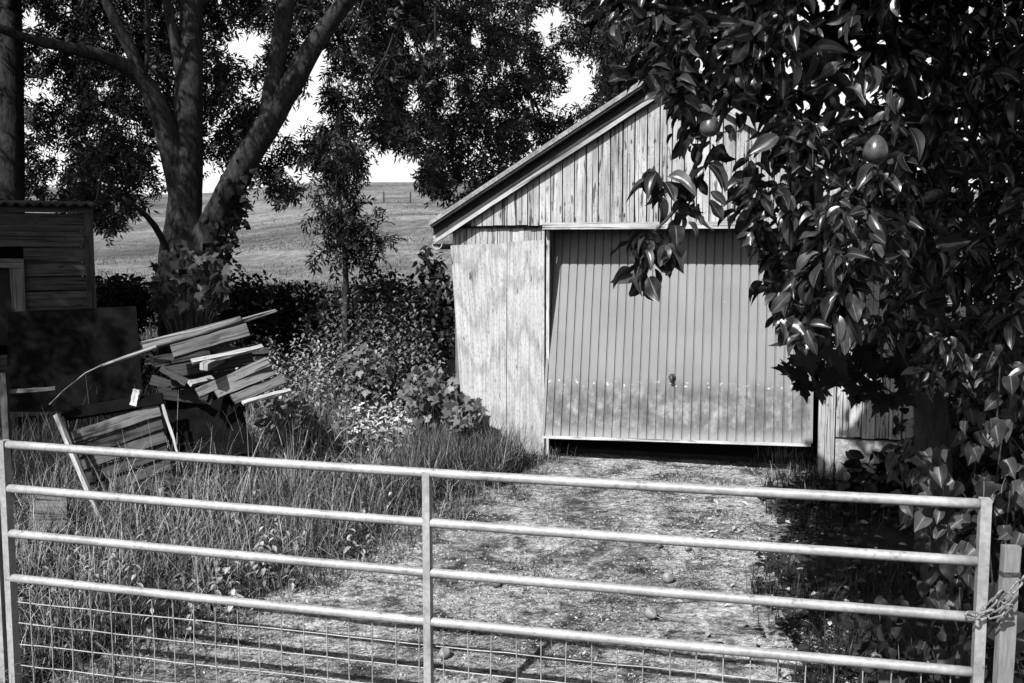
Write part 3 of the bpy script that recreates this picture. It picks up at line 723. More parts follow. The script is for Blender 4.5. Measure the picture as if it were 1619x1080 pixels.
plank_px('plank', (342, 624, 7.12), (432, 587, 7.37), .070, .022, FR, 'grey_boards', 'middle of three grey planks sloping up right', group=PG)
plank_px('plank', (368, 632, 7.13), (448, 599, 7.38), .078, .022, FR, 'grey_boards', 'lower of three grey planks sloping up right', group=PG)
plank_px('plank', (384, 638, 7.05), (459, 617, 7.3), .035, .02, (0, -.6, 1), 'pale_wood', 'bright narrow plank at the lower right of the pile', group=PG)
plank_px('plank', (300, 606, 7.1), (335, 598, 7.3), .04, .03, FR, 'pale_wood', 'short pale offcut deep in the timber pile', group=PG)
plank_px('plank', (270, 606, 7.3), (420, 590, 7.6), .09, .05, FR, 'dark_boards', 'long dark plank at the back of the timber pile', group=PG)
plank_px('plank', (250, 622, 7.35), (390, 640, 7.5), .09, .06, FR, 'dark_boards', 'dark bottom plank tipping under the timber pile', group=PG)
for q in [((285, 640, 7.45), (415, 606, 7.55), .08, .04, 'dark_boards', 'dark plank wedged under the three sloping grey planks'), ((240, 600, 7.5), (330, 628, 7.4), .07, .03, 'dark_boards', 'dark plank tipping right at the left side of the pile'),
          ((300, 552, 7.5), (425, 556, 7.6), .06, .03, 'dark_boards', 'dark flat plank crossing behind the square beam'),
          ((255, 583, 7.2), (296, 606, 7.15), .05, .03, 'dark_boards', 'short dark stub pointing down at the left of the pile')]: plank_px('plank', *q[:4], (0, -1, random.uniform(.1, .8)), q[4], q[5], group=PG, warp=.006)
plank_px('offcut', (211, 641, 7.09), (217, 616, 7.1), .05, .03, FR, 'pale_wood', 'little pale block left of the pile above the broken door', 'offcut')
# broken door: dark frame with three boards
bd = empty('broken_door', at(190, 760, 6.9), 'broken ledged door with sloping boards in a dark frame, left of the black panel', 'door')
def bp(name, a, e, w, t, m, face=(0, -1, .5)):
    b = MB(); b.plank(at(*a), at(*e), w, t, face, 6, .004); b.build(name, M[m], bd, bevel=.002)
bp('top_frame', (98, 655, 7.0), (258, 631, 7.15), .085, .05, 'tar')
for k in range(6): bp('board', (112 + k * 3, 694 + k * 22, 6.98 - k * .02), (253 + k * 4, 648 + k * 21, 7.12 - k * .015), .098, .022, 'grey_boards' if k < 1 else 'shed_boards' if k < 3 else 'dark_boards')  # lower boards go darker, grass shade put into their material
bp('edge_strip', (257, 640, 7.1), (283, 722, 7.0), .018, .03, 'pale_wood'); bp('edge_strip', (99, 660, 6.95), (150, 800, 6.75), .022, .03, 'dark_boards')
plank_px('batten', (89, 656, 6.85), (166, 836, 6.5), .026, .03, (-.3, -1, .3), 'pale_wood', 'long pale batten propped against the broken door', 'batten')
quad_px('weathered_board', [(42, 842, 6.35), (108, 838, 6.35), (104, 775, 6.5), (58, 782, 6.5)], .02, 'grey_boards', 'short pale board standing in the grass behind the gate rails', 'board')
stk = empty('stake_fence', at(8, 700, 6.6), 'low weathered stake with one crossbar in the grass at far left', 'fence')
b = MB(); b.plank(at(12, 720, 6.6), at(5, 590, 6.7), .042, .04, (0, -1, 0), 6, .004); b.build('stake', M['shed_boards'], stk)
b = MB(); b.plank(at(12, 621, 6.72), at(87, 615, 6.85), .03, .03, (0, -1, .4)); b.build('crossbar', M['grey_boards'], stk)
plank_px('plank', (700, 640, 8.5), (738, 575, 8.6), .06, .02, (-.4, -1, .3), 'grey_boards', 'short grey plank leaning on the garage corner among weeds')

# ------------------------------------------------------------------ trees
def px_limb(mb, P, Y, sides=16, rough=.10, seed=0, cap=True):
    """P rows (px, py, width px[, Y])"""
    rows = []
    for q in P:
        y = q[3] if len(q) > 3 else Y; v = at(q[0], q[1], y); rows.append((v.x, v.y, v.z, q[2] / 2 * y / F))
    S = spline(rows, .10); mb.tube([s[:3] for s in S], [max(.003, s[3]) for s in S], sides, cap, rough, None, seed)
def limb(name, P, Y, m, parent, **k):
    b = MB(); px_limb(b, P, Y, **k); return b.build(name, M[m], parent, smooth=True)
TY = 10.5
ash = empty('ash_tree', at(300, 660, TY), 'big ash tree forking into several bare limbs beside the old shed', 'tree')
limb('trunk', [(303, 680, 120), (298, 600, 92), (293, 500, 84), (291, 410, 76), (291, 350, 56), (296, 250, 47), (299, 150, 42), (302, 60, 35), (303, -60, 32), (300, -260, 26), (310, -520, 14)], TY, 'bark', ash, sides=22, rough=.07)
limb('limb', [(306, 470, 60, 10.5), (322, 400, 56, 10.45), (347, 335, 45, 10.4), (387, 258, 40, 10.3), (427, 190, 38, 10.2), (458, 140, 35, 10.15), (494, 75, 31, 10.1), (537, 15, 27, 10), (600, -80, 26, 9.8), (690, -240, 16, 9.4)], TY, 'bark', ash, seed=3)
limb('limb', [(418, 215, 26, 10.25), (430, 150, 32, 10.2), (438, 95, 29, 10.15), (446, 40, 28, 10.1), (455, -20, 26, 10), (462, -160, 20, 9.7)], TY, 'bark', ash, seed=5)
limb('limb', [(292, 330, 40, 10.5), (272, 245, 36, 10.4), (250, 170, 31, 10.3), (222, 122, 28, 10.2), (170, 92, 22, 10.0), (105, 75, 18, 9.7), (35, 58, 15, 9.4), (-60, 20, 11, 9)], TY, 'bark', ash, seed=7)
limb('limb', [(226, 128, 22, 10.2), (208, 82, 20, 10.2), (184, 36, 17, 10.1), (160, -20, 14, 10), (120, -140, 9, 9.8)], TY, 'bark', ash, seed=9)
limb('limb', [(288, 130, 18, 10.45), (276, 60, 15, 10.4), (262, -5, 14, 10.3), (240, -140, 9, 10)], TY, 'bark', ash, seed=2)
limb('limb', [(230, 118, 7, 10.15), (234, 70, 7, 10.1), (232, 0, 6, 10), (238, -80, 4, 9.9)], TY, 'bark', ash, sides=8)
limb('limb', [(272, 425, 12, 10.3), (255, 375, 11, 10.1), (232, 342, 9, 9.9), (195, 312, 6, 9.7)], TY, 'bark', ash, sides=8)
old = empty('ash_tree', at(10, 600, 11.6), 'thick upright tree trunk behind the old shed at left edge', 'tree')
limb('trunk', [(4, 640, 74), (6, 450, 62), (8, 300, 56), (10, 150, 50), (9, 0, 46), (4, -250, 36), (0, -520, 20)], 11.6, 'bark', old, sides=20, rough=.06)
limb('limb', [(10, 30, 24), (40, -80, 18, 11.2), (90, -200, 12, 10.6)], 11.6, 'bark', old)
rear = empty('ash_tree', (2.0, 14.6, .45), 'leafy tree rising behind the garage roof', 'tree')
b = MB(); S = spline([(2.0, 14.6, .4, .22), (1.7, 14.5, 3.0, .18), (1.2, 14.3, 6, .13), (.9, 14, 9, .06)], .25); b.tube([s[:3] for s in S], [s[3] for s in S], 12, True, .08); b.build('trunk', M['bark'], rear, smooth=True)

LOW = [(-90, 330), (30, 322), (60, 320), (140, 350), (160, 378), (195, 365), (215, 325), (262, 312), (300, 290), (345, 275), (375, 300), (400, 288), (440, 318), (468, 322), (490, 280), (560, 285), (590, 242), (625, 230), (655, 292), (700, 318), (735, 345), (1000, 150), (1100, 100)]
lowx = [q[0] for q in LOW]; lowy = [q[1] for q in LOW]
HOLES = [(42, 32, 12, 24), (58, 142, 24, 16), (42, 206, 14, 12), (96, 246, 11, 14), (135, 212, 12, 8), (248, 128, 6, 6), (258, 264, 18, 26), (326, 105, 8, 9), (340, 205, 8, 14), (393, 72, 28, 38), (412, 140, 12, 18),
         (470, 195, 24, 28), (498, 100, 22, 58), (478, 276, 26, 14), (500, 172, 16, 20), (571, 212, 12, 12), (622, 262, 46, 32), (652, 155, 12, 30), (682, 218, 10, 10), (719, 163, 7, 12), (868, 24, 30, 18), (853, 45, 14, 8),
         (917, 128, 24, 18), (894, 90, 12, 10), (903, 165, 14, 12), (757, 66, 5, 14), (614, 34, 8, 8), (536, 128, 6, 16), (517, 190, 7, 16), (645, 60, 6, 6), (700, 110, 6, 8), (150, 150, 6, 6), (115, 180, 7, 6), (200, 205, 7, 6), (360, 180, 6, 10), (80, 290, 8, 6), (230, 225, 8, 8), (820, 100, 5, 6), (780, 180, 5, 7), (300, 60, 5, 5)]
def ash_leaves(L, T, xr, yr, n, Yr, size, extra=None):
    c = 0; tries = 0; pos = []; pts2 = []
    while c < n and tries < n * 30:
        tries += 1
        x = random.uniform(*xr); y = random.uniform(*yr)
        lim = np.interp(x, lowx, lowy)
        if y > lim - 8: continue
        if inhole(x, y, HOLES, 5): continue
        if mnoise.noise((x * .022, y * .022, 3)) + .5 * mnoise.noise((x * .06, y * .06, 8)) < -.3 and random.random() < .85: continue
        Y = random.uniform(*Yr)
        pos.append(at(x, y, Y)); c += 1
    P = np.array(pos); m_ = len(P)
    # drooping sprays: neighbours hang the same way
    base = np.array([(mnoise.noise(Vector(p) * 1.1), mnoise.noise(Vector(p) * 1.1 + Vector((9, 0, 0))), -.55) for p in pos]) * np.array([1.6, 1.6, 1])
    for k in range(3):
        d = base + rng.normal(size=(m_, 3)) * .8; nn = np.array([0, -.45, .8]) + rng.normal(size=(m_, 3)) * .8
        L.add(T, P + rng.normal(size=(m_, 3)) * .05 - d * size * .3, d, nn, size * rng.uniform(.7, 1.15, m_), rng.random(m_))
def blob_leaves(L, T, centers, n_each, size, droop=.5, jit=.55):
    for (x, y, z, r) in centers:
        m_ = int(n_each * r * r); q = rand_dirs(m_) * (rng.random((m_, 1)) ** .45) * r; q[:, 2] *= .75
        P = q + np.array([x, y, z]); keep = np.array([mnoise.noise(Vector(p) * 1.6) > -.28 for p in P]); P = P[keep]; q = q[keep]
        d = q / max(r, .1) * .8 + rng.normal(size=q.shape) * jit + np.array([0, 0, -droop]); nn = np.array([0, -.2, 1.]) + rng.normal(size=q.shape) * .5
        L.add(T, P, d, nn, size * rng.uniform(.7, 1.2, len(P)), rng.random(len(P)))
def twigs(mb, xr, yr, n, Yr, hang=(40, 110)):
    for _ in range(n):
        x = random.uniform(*xr); y = random.uniform(*yr); Y = random.uniform(*Yr); l = random.uniform(*hang); dx = random.uniform(-35, 35)
        if y + l > np.interp(x, lowx, lowy) - 15 or any(inhole(x + dx * k_, y + l * k_, HOLES, 10) for k_ in (.3, .5, .8, 1.)): continue
        px_limb(mb, [(x, y, 3.5), (x + dx * .4, y + l * .5, 3), (x + dx, y + l, 1.5)], Y, 4, 0, 0, False)
        px_limb(mb, [(x + dx * .4, y + l * .5, 2.4), (x + dx * .4 + random.uniform(-25, 25), y + l * .85, 1.2)], Y, 4, 0, 0, False)
L = Leaves(); ash_leaves(L, T_ASH, (120, 690), (-40, 385), 2700, (10.75, 13.4), .19)
sh_c = []
for _ in range(36):                                    # the crown above the frame
    a = random.uniform(0, 6.28); r_ = random.uniform(.8, 4.0)
    x = -3.4 + r_ * math.cos(a); y = 10.2 + r_ * math.sin(a) * .8; z = random.uniform(5.6, 8.6) - .12 * r_
    if y < 7.2 and x > -5: continue
    sh_c.append((x, y, z, random.uniform(.8, 1.3)))
blob_leaves(L, T_ASH, sh_c, 170, .26)
b = MB(); twigs(b, (430, 690), (-20, 240), 46, (10, 12)); twigs(b, (130, 430), (-20, 300), 26, (10.6, 12)); L.tubes(b); L.build('crown', M['ash_leaf'], ash)
L = Leaves(); ash_leaves(L, T_ASH, (-80, 150), (-40, 385), 1100, (11.9, 14), .20)
sh_c = [(random.uniform(-8.2, -5.3), random.uniform(4.3, 9.2), random.uniform(4.2, 6.4), random.uniform(.7, 1.1)) for _ in range(46)]  # unseen forward crown, added to shade the shed and the leaning sheet
blob_leaves(L, T_ASH, sh_c, 190, .26); L.build('crown', M['ash_leaf'], old)
L = Leaves(); ash_leaves(L, T_ASH, (600, 1060), (-40, 350), 1900, (13.2, 16), .22)
sh_c = [(random.uniform(-1.8, 4.5), random.uniform(12.8, 16), random.uniform(6.2, 9), random.uniform(.8, 1.3)) for _ in range(22)]
blob_leaves(L, T_ASH, sh_c, 150, .28)
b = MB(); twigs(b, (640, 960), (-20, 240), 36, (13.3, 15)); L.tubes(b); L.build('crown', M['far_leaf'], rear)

# young trees in the gap
def leafy(L, T, px, py, rx, ry, n, Y, dy, size, droop=.5):
    P = []
    while len(P) < n:
        a, e = random.gauss(0, .48), random.gauss(0, .48)
        if a * a + e * e < 1: P.append(at(px + a * rx, py + e * ry, Y + random.uniform(-dy, dy)))
    P = np.array(P); d = rng.normal(size=(n, 3)) * .7 + np.array([0, 0, -droop]); nn = np.array([-.2, -.5, 1]) + rng.normal(size=(n, 3)) * .5
    L.add(T, P, d, nn, size * rng.uniform(.6, 1.2, n), rng.random(n))
sap = empty('sapling', gnd(546, 620), 'slim young tree with drooping leaves before the open field', 'sapling')
limb('trunk', [(548, 600, 12), (546, 520, 10), (547, 440, 9), (541, 360, 6), (536, 290, 4)], 9.6, 'bark_dark', sap, sides=8)
L = Leaves()
for q in ((540, 280, 55, 45, 90), (545, 345, 60, 40, 90), (552, 395, 68, 34, 100), (560, 360, 60, 25, 50), (520, 320, 40, 50, 60), (535, 240, 45, 50, 70), (600, 378, 28, 14, 20)): leafy(L, T_ASH, q[0], q[1], q[2], q[3], int(q[4] * 1.1), 9.6, .5, .16)
L.build('crown', M['dark_leaf'], sap)
sap2 = empty('sapling', gnd(675, 640), 'small dark sapling left of the garage corner', 'sapling')
limb('trunk', [(690, 560, 9), (684, 480, 7), (678, 410, 4)], 9.9, 'bark_dark', sap2, sides=8)
L = Leaves()
for q in ((678, 412, 26, 24, 60), (684, 445, 34, 24, 70), (696, 480, 40, 36, 110), (700, 530, 35, 40, 100)): leafy(L, T_OVAL, q[0], q[1], q[2], q[3], q[4], 9.9, .4, .11, .2)
L.build('crown', M['dark_leaf'], sap2)

# dark bushes between garden and field, the crown's shade in their leaf colour
BG = 'dark bushes along the field edge'
for k, (px, py, rx, ry, Y, lab) in enumerate([(385, 478, 70, 42, 12.5, 'dark low bush right of the big ash trunk'), (470, 492, 65, 42, 12.8, 'dark bush left of the slim young tree'), (600, 478, 60, 46, 12.2, 'dark bush right of the slim young tree'),
        (655, 515, 50, 46, 11.5, 'dark bush nearest the garage corner'), (190, 470, 60, 30, 12.0, 'dark bush in the gap between shed and ash'), (545, 510, 60, 40, 11.4, 'dark bush at the foot of the slim young tree')]):
    root = empty('bush', at(px, py + ry, Y), lab, 'bush', BG); L = Leaves()
    b = MB()
    for _ in range(7): px_limb(b, [(px + random.uniform(-15, 15), py + ry * 1.3, 5), (px + random.uniform(-.6, .6) * rx, py - random.uniform(0, .5) * ry, 2)], Y, 5, 0)
    b.build('stems', M['twig'], root)
    leafy(L, T_OVAL, px, py, rx * 1.15, ry * 1.15, 2000, Y, .6, .085, .1); leafy(L, T_OVAL, px, py + ry, rx * 1.1, ry, 1100, Y, .6, .085, .1); L.build('foliage', M['dark_leaf'], root)

# sycamore sprouts with big lobed leaves
def sycamore(label, px, py, rx, ry, n, Y, size, m='maple_leaf', face=(-.35, -.9, .75), base=None):
    root = empty('sycamore_sprout', at(px, base or py + ry, Y), label, 'shrub'); L = Leaves(); P = []
    b = MB()
    while len(P) < n:
        a, e = random.uniform(-1, 1), random.uniform(-1, 1)
        if a * a + e * e < 1: P.append(at(px + a * rx, py + e * ry, Y + random.uniform(-.25, .25)))
    for i in range(0, n, 3):
        q0 = at(px + random.uniform(-.15, .15) * rx, base or py + ry, Y); b.tube([q0, q0.lerp(P[i], .6) + Vector((0, 0, .03)), P[i]], [.004, .003, .002], 5)
    b.build('stems', M['twig'], root)
    P = np.array(P); d = rng.normal(size=(n, 3)) * .6 + np.array([0, -.2, -.45]); nn = np.array(face) + rng.normal(size=(n, 3)) * .6
    L.add(T_MAPLE, P, d, nn, size * rng.uniform(.6, 1.15, n), rng.random(n)); L.build('foliage', M[m], root, smooth=True)
sycamore('tall sycamore sprout with broad lobed leaves against the ash trunk', 300, 450, 60, 62, 230, 9.4, .115, 'shade_toned_sycamore', base=620)
sycamore('leafy sycamore sprout in the middle of the weeds', 575, 590, 45, 42, 190, 9.0, .08)
sycamore('bright sycamore sprout left of the plywood sheet', 680, 625, 45, 45, 230, 8.4, .08)
sycamore('small sycamore sprout growing against the plywood foot', 735, 655, 32, 30, 110, 8.05, .085)
sycamore('sprawling sycamore sprout beside the lower right end of the pile', 455, 660, 45, 36, 150, 8.0, .085)

# weeds one could not count
def weed_field(name, poly, n, Yr, size, m, hgt, label, nleaf=9, lean=.2):
    L = Leaves(); st = MB(); pos = []
    while len(pos) < n:
        x = random.uniform(min(q[0] for q in poly), max(q[0] for q in poly)); y = random.uniform(min(q[1] for q in poly), max(q[1] for q in poly))
        if inpoly(x, y, poly): pos.append((x, y))
    P = []; D = []; N = []; S = []
    for (x, y) in pos:
        base = Vector((x, y, ground_z(x, y))); h = random.uniform(*hgt); ax = Vector((random.gauss(0, lean), random.gauss(0, lean), 1)).normalized(); ph = random.random() * 6.28
        for i in range(nleaf):
            k = .2 + .8 * i / nleaf; c = base + ax * h * k
            for s_ in (0, math.pi):
                a = ph + i * 1.57 + s_; P.append(c); D.append((math.cos(a), math.sin(a), -.35 + random.gauss(0, .2))); N.append((math.cos(a) * .3, math.sin(a) * .3, 1)); S.append(size * (1.15 - .75 * k) * random.uniform(.7, 1.2) + size * .12)
    L.add(T_OVAL, P, D, N, np.array(S), rng.random(len(P)))
    return tag(L.build(name, M[m], origin=(0, 0, 0)), label, 'weeds', None, 'stuff')
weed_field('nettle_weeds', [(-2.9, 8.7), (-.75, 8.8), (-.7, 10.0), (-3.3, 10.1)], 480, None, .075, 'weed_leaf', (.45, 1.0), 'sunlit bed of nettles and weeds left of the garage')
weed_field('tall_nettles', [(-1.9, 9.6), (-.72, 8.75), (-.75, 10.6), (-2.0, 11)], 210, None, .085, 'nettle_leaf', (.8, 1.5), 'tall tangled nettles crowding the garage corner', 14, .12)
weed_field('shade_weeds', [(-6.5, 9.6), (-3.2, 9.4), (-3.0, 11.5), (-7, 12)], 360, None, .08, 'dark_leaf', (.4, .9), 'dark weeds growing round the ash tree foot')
weed_field('low_weeds', [(-3.6, 7.9), (-1.7, 8.1), (-1.5, 8.6), (-3.8, 8.6)], 150, None, .08, 'weed_leaf', (.12, .38), 'low leafy weeds behind the timber pile', 5, .3)
weed_field('verge_weeds', [(-4.2, 4.9), (-1.6, 5.0), (-.4, 7.2), (-1.2, 8.0), (-4.4, 7.0)], 240, None, .07, 'weed_leaf', (.08, .34), 'broad leaved weeds mixed into the rough grass behind the gate', 5, .35)
# heap of pale cut stalks
L = Leaves(); n = 4600; c = gnd(566, 700); q = rng.normal(size=(n, 2)) * np.array([.52, .27]); rr = np.exp(-(q[:, 0] / .6) ** 2 - (q[:, 1] / .4) ** 2)
P = np.array([(c.x + a, c.y + .2 + e, ground_z(c.x + a, c.y + .2 + e) + .11 + .24 * k * random.uniform(.5, 1)) for (a, e), k in zip(q, rr)])
d = rng.normal(size=(n, 3)) * np.array([1, 1, .5]); L.add(T_LFT, P, d, np.array([0, -.3, 1]) + rng.normal(size=(n, 3)) * .9, rng.uniform(.03, .11, n), rng.random(n))
tag(L.build('cut_weeds', M['cut'], origin=(c.x, c.y, ground_z(c.x, c.y))), 'pale heap of cut weeds drying in front of the nettles', 'heap')

# ------------------------------------------------------------------ grass
def grass(name, pts, hgt, wid, m, bend=.6, label='', lean=None):
    n = len(pts); S = 5; P = np.array(pts)
    h = rng.uniform(hgt[0], hgt[1], n) * rng.uniform(.6, 1, n); a = rng.random(n) * 6.283; bd_ = rng.uniform(.1, 1, n) ** 1.3 * bend; w = rng.uniform(.6, 1.2, n) * wid
    ld = np.stack([np.cos(a), np.sin(a)], 1)
    if lean is not None: ld = ld * .8 + np.array(lean); ld /= np.linalg.norm(ld, axis=1, keepdims=True)
    wa = a + rng.normal(size=n) * .6 + 1.57
    V = np.zeros((n, S, 2, 3)); ts = np.linspace(0, 1, S)
    for i, t_ in enumerate(ts):
        ang = bd_ * t_ * 1.9
        r_ = h * t_ * np.sin(ang * .6 + .08); zz = h * t_ * np.cos(np.minimum(ang * .75, 2.2)); ww = w * (1 - t_ ** 1.6) * .5 + .0004
        for s_ in (0, 1):
            V[:, i, s_, 0] = P[:, 0] + ld[:, 0] * r_ + np.cos(wa) * ww * (s_ * 2 - 1); V[:, i, s_, 1] = P[:, 1] + ld[:, 1] * r_ + np.sin(wa) * ww * (s_ * 2 - 1); V[:, i, s_, 2] = P[:, 2] + zz
    idx = np.arange(n * S * 2).reshape(n, S, 2)
    Fq = np.stack([idx[:, :-1, 0], idx[:, :-1, 1], idx[:, 1:, 1], idx[:, 1:, 0]], -1).reshape(-1, 4)
    uv = np.tile(np.array([(s_, t_) for t_ in ts for s_ in (.2, .2)]), (n, 1))
    o = link_mesh(name, V.reshape(-1, 3), Fq, M[m], None, uv, np.repeat(rng.random(n) ** 2.2, S * 2), (0, 0, 0))
    return tag(o, label, 'grass', None, 'stuff')
def spots(n, xr, yr, test, clump=.0, cs=1.5):
    out = []; tries = 0
    while len(out) < n and tries < n * 20:
        tries += 1
        x = random.uniform(*xr); y = random.uniform(*yr)
        if not test(x, y): continue
        if clump and mnoise.noise((x * cs, y * cs, 2)) < random.uniform(-clump, clump) * .6: continue
        out.append((x, y, ground_z(x, y) - .01))
    return out
verge = lambda x, y: not (-2.0 < x < -.9 and 7.35 < y < 8.6 and random.random() < .7) and x < drive_l(y) - .02 + .25 * mnoise.noise((x * 2, y * 2, 7)) and not (y > 8.1 and x > -.5)
grass('long_grass', spots(22000, (-4.6, .45), (6.2, 8.6), verge, .8), (.14, .52), .0055, 'grass', 1.4, 'long dark grass round the timber pile')
grass('short_grass', spots(22000, (-4.6, .45), (4.2, 6.4), verge, .9), (.06, .30), .0055, 'grass', 1.5, 'shorter tangled grass just behind the gate')
grass('dry_grass', spots(6500, (-4.6, .3), (4.4, 8.6), verge, .7, 2.2), (.2, .66), .0035, 'straw', 1.2, 'pale dry grass stalks scattered through the long grass')
near_wall = lambda x, y: -.8 < x < .55 and 7.0 < y < 8.2 and x < drive_l(y) + .25
grass('wall_grass', spots(7000, (-.9, .6), (7.0, 8.25), near_wall, .3), (.14, .48), .006, 'grass', .7, 'rough grass along the foot of the plywood')
grass('sparse_grass', spots(9000, (-3.5, 2.0), (4.3, 8.2), lambda x, y: on_drive(x, y) and mnoise.noise((x * 2.3, y * 3.2, 12)) > .2, .5, 4.), (.02, .08), .004, 'grass', .9, 'sparse short grass on the drive')
grass('wild_grass', spots(14000, (-3.4, -.6), (8.2, 10.6), lambda x, y: True, .6), (.25, .75), .006, 'pale_grass', 1.3, 'sunlit wild grass among the weeds left of the garage')
grass('edge_grass', spots(5000, (-3.5, .9), (4.3, 8.2), lambda x, y: drive_l(y) - .1 < x < drive_l(y) + .55 and random.random() < 1 - (x - drive_l(y)) / .55, .9, 3.), (.05, .26), .005, 'grass', 1.6, 'ragged grass spilling over the left edge of the drive')
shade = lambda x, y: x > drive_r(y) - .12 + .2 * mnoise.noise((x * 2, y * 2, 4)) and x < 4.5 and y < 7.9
grass('shaded_grass', spots(6000, (1.0, 4.4), (4.2, 7.8), shade, .5), (.08, .3), .006, 'ivy_leaf', .8, 'grass in the shade under the pear tree')  # blades take the dark ivy colour to stand for shade
pile_z = lambda x, y: -3.4 < x < -1.5 and 6.6 < y < 7.9
grass('pile_grass', spots(900, (-3.4, -1.5), (6.6, 7.9), pile_z, .6, 2.5), (.4, .95), .0045, 'straw', 1.0, 'tall dry stems growing up through the timber pile')
def tuft(label, px, py, n, hgt, m='straw', spread=.1, name='grass_tuft'):
    c = gnd(px, py); pts = [(c.x + random.gauss(0, spread), c.y + random.gauss(0, spread * .6), ground_z(c.x, c.y) - .01) for _ in range(n)]
    o = grass(name, pts, hgt, .005, m, .7, label); del o['kind']; tag(o, label, 'grass tuft')
tuft('sunlit grass tuft below the right end of the garage door', 1238, 735, 170, (.1, .26))
tuft('second dry tuft of grass at the foot of the corner post', 1270, 745, 120, (.08, .2))
tuft('tall pale grass clump standing behind the middle of the gate', 432, 775, 60, (.5, .85), spread=.14)
tuft('upright grass clump at the left end of the gate', 70, 700, 60, (.5, .9), spread=.25)
tuft('dark tuft of grass at the verge beside the gate middle upright', 540, 830, 380, (.12, .34), 'grass', .16)
# the field's own near fringe
fg = [(random.uniform(-22, 4), random.uniform(17, 36), 0) for _ in range(30000)]; fg = [(x, y, ground_z(x, y)) for x, y, _ in fg]
grass('field_fringe', fg, (.2, .55), .02, 'grass', .6, 'tall meadow grass at the near edge of the field')

ft = []
while len(ft) < 36000:
    y = 36 + 170 * random.random() ** 1.6; x = random.uniform(-.62, .12) * y * 1.0
    if mnoise.noise((x * .09, y * .09, 4)) + .6 * mnoise.noise((x * .4, y * .25, 5)) > random.uniform(-.25, .5): ft.append((x, y, ground_z(x, y) - .03))
grass('field_tufts', ft, (.10, .30), .05, 'grass', .9, 'rough grass tufts scattered over the field slope')
# litter on the drive
def litter():
    L = Leaves(); n = 34000; P = np.array(spots(n, (-4.2, 2.4), (4.2, 8.1), lambda x, y: on_drive(x, y, .3), .5, 1.3)); n = len(P); P[:, 2] += .028
    d = rng.normal(size=(n, 3)) * np.array([1, 1, .12]); nn = np.array([0, 0, 1]) + rng.normal(size=(n, 3)) * .25
    L.add(T_LFT, P, d, nn, rng.uniform(.006, .034, n) * rng.uniform(.3, 1, n), rng.random(n) ** 1.3); tag(L.build('leaf_litter', M['litter'], origin=(0, 0, 0)), 'chips and dry leaf litter strewn over the drive', 'litter', None, 'stuff')
litter()
def pebbles():
    n = 2600; P = spots(n, (-4.2, 2.4), (4.2, 8.1), lambda x, y: on_drive(x, y, .1), .5, 1.1)
    t_ = np.array([(1, 0, 0), (-1, 0, 0), (0, 1, 0), (0, -1, 0), (0, 0, .7), (0, 0, -.7)], float); f_ = np.array([(0, 2, 4), (2, 1, 4), (1, 3, 4), (3, 0, 4), (2, 0, 5), (1, 2, 5), (3, 1, 5), (0, 3, 5)])
    L = Leaves(); n = len(P); P = np.array(P); P[:, 2] += .022
    L.add((t_, f_, np.full((6, 2), .2)), P, rng.normal(size=(n, 3)), rng.normal(size=(n, 3)), rng.uniform(.004, .015, n), rng.random(n)); tag(L.build('gravel', M['concrete'], origin=(0, 0, 0), smooth=False), 'loose gravel in the drive', 'gravel', None, 'stuff')
pebbles()
# fallen pears
def pear_mesh(name, c, r, m, axis, parent=None, stalk=True):
    ax = Vector(axis).normalized(); b = MB(); rows = 14; pts = []; rad = []
    for i in range(rows + 1):
        k = i / rows; a = math.pi * k
        pts.append(Vector(c) + ax * (-math.cos(a) * r * (1 + .22 * k))); rad.append(max(.0008, r * math.sin(a) * (1 - .26 * max(0, k - .35) / .65)))
    b.tube(pts, rad, 18, True, .03)
    if stalk: b.tube([pts[-1] - ax * .004, pts[-1] + ax * .012 + Vector((.003, 0, 0)), pts[-1] + ax * .026 + Vector((.008, 0, .003))], [.0022, .0018, .0024], 6)
    return b.build(name, M[m], parent, smooth=True)
for px, py, r, lab in [(1029, 978, .036, 'largest fallen pear near the gate, lowest on the drive'), (1056, 921, .034, 'fallen pear half in leaf litter right of drive centre'), (784, 928, .030, 'fallen pear lying alone left on the drive'),
        (1042, 864, .024, 'left one of two small fallen pears close together'), (1087, 869, .024, 'right one of two small fallen pears close together'), (703, 1039, .032, 'fallen pear right beside the middle gate upright'), (1385, 1047, .03, 'fallen pear in the shade near the gate')]:
    c = gnd(px, py + 6); o = pear_mesh('fallen_pear', (c.x, c.y, ground_z(c.x, c.y) + r * .9 + .01), r, 'fallen', (random.uniform(-1, 1), random.uniform(-1, .3), random.uniform(-.1, .4)))
    tag(o, lab, 'pear', 'fallen pears on the drive')

# ------------------------------------------------------------------ pear tree at the right
TX, TYP = at(1475, 600, 5.6).x, 5.6
pear = empty('pear_tree', (TX, TYP, ground_z(TX, TYP)), 'pear tree with glossy leaves and hanging fruit overhanging the drive', 'tree')
limb('trunk', [(1480, 900, 66), (1478, 760, 56), (1470, 620, 52), (1468, 480, 48), (1475, 340, 44), (1490, 180, 38), (1500, 0, 30), (1500, -250, 18)], 5.6, 'bark_dark', pear, sides=16, rough=.12)
limb('limb', [(1472, 420, 30, 5.6), (1420, 260, 26, 5.0), (1350, 150, 20, 4.4), (1240, 60, 15, 4.0), (1090, 20, 10, 3.8), (975, 0, 6, 3.7)], 5, 'bark_dark', pear)
limb('limb', [(1480, 300, 28, 5.5), (1440, 160, 22, 4.8), (1400, 40, 16, 4.2), (1330, -120, 10, 3.7)], 5, 'bark_dark', pear)
limb('limb', [(1240, 60, 10, 4.0), (1180, 110, 9, 3.85), (1130, 180, 8, 3.75), (1100, 260, 7, 3.7), (1068, 330, 6, 3.65), (1035, 365, 4, 3.6)], 5, 'bark_dark', pear, sides=8)
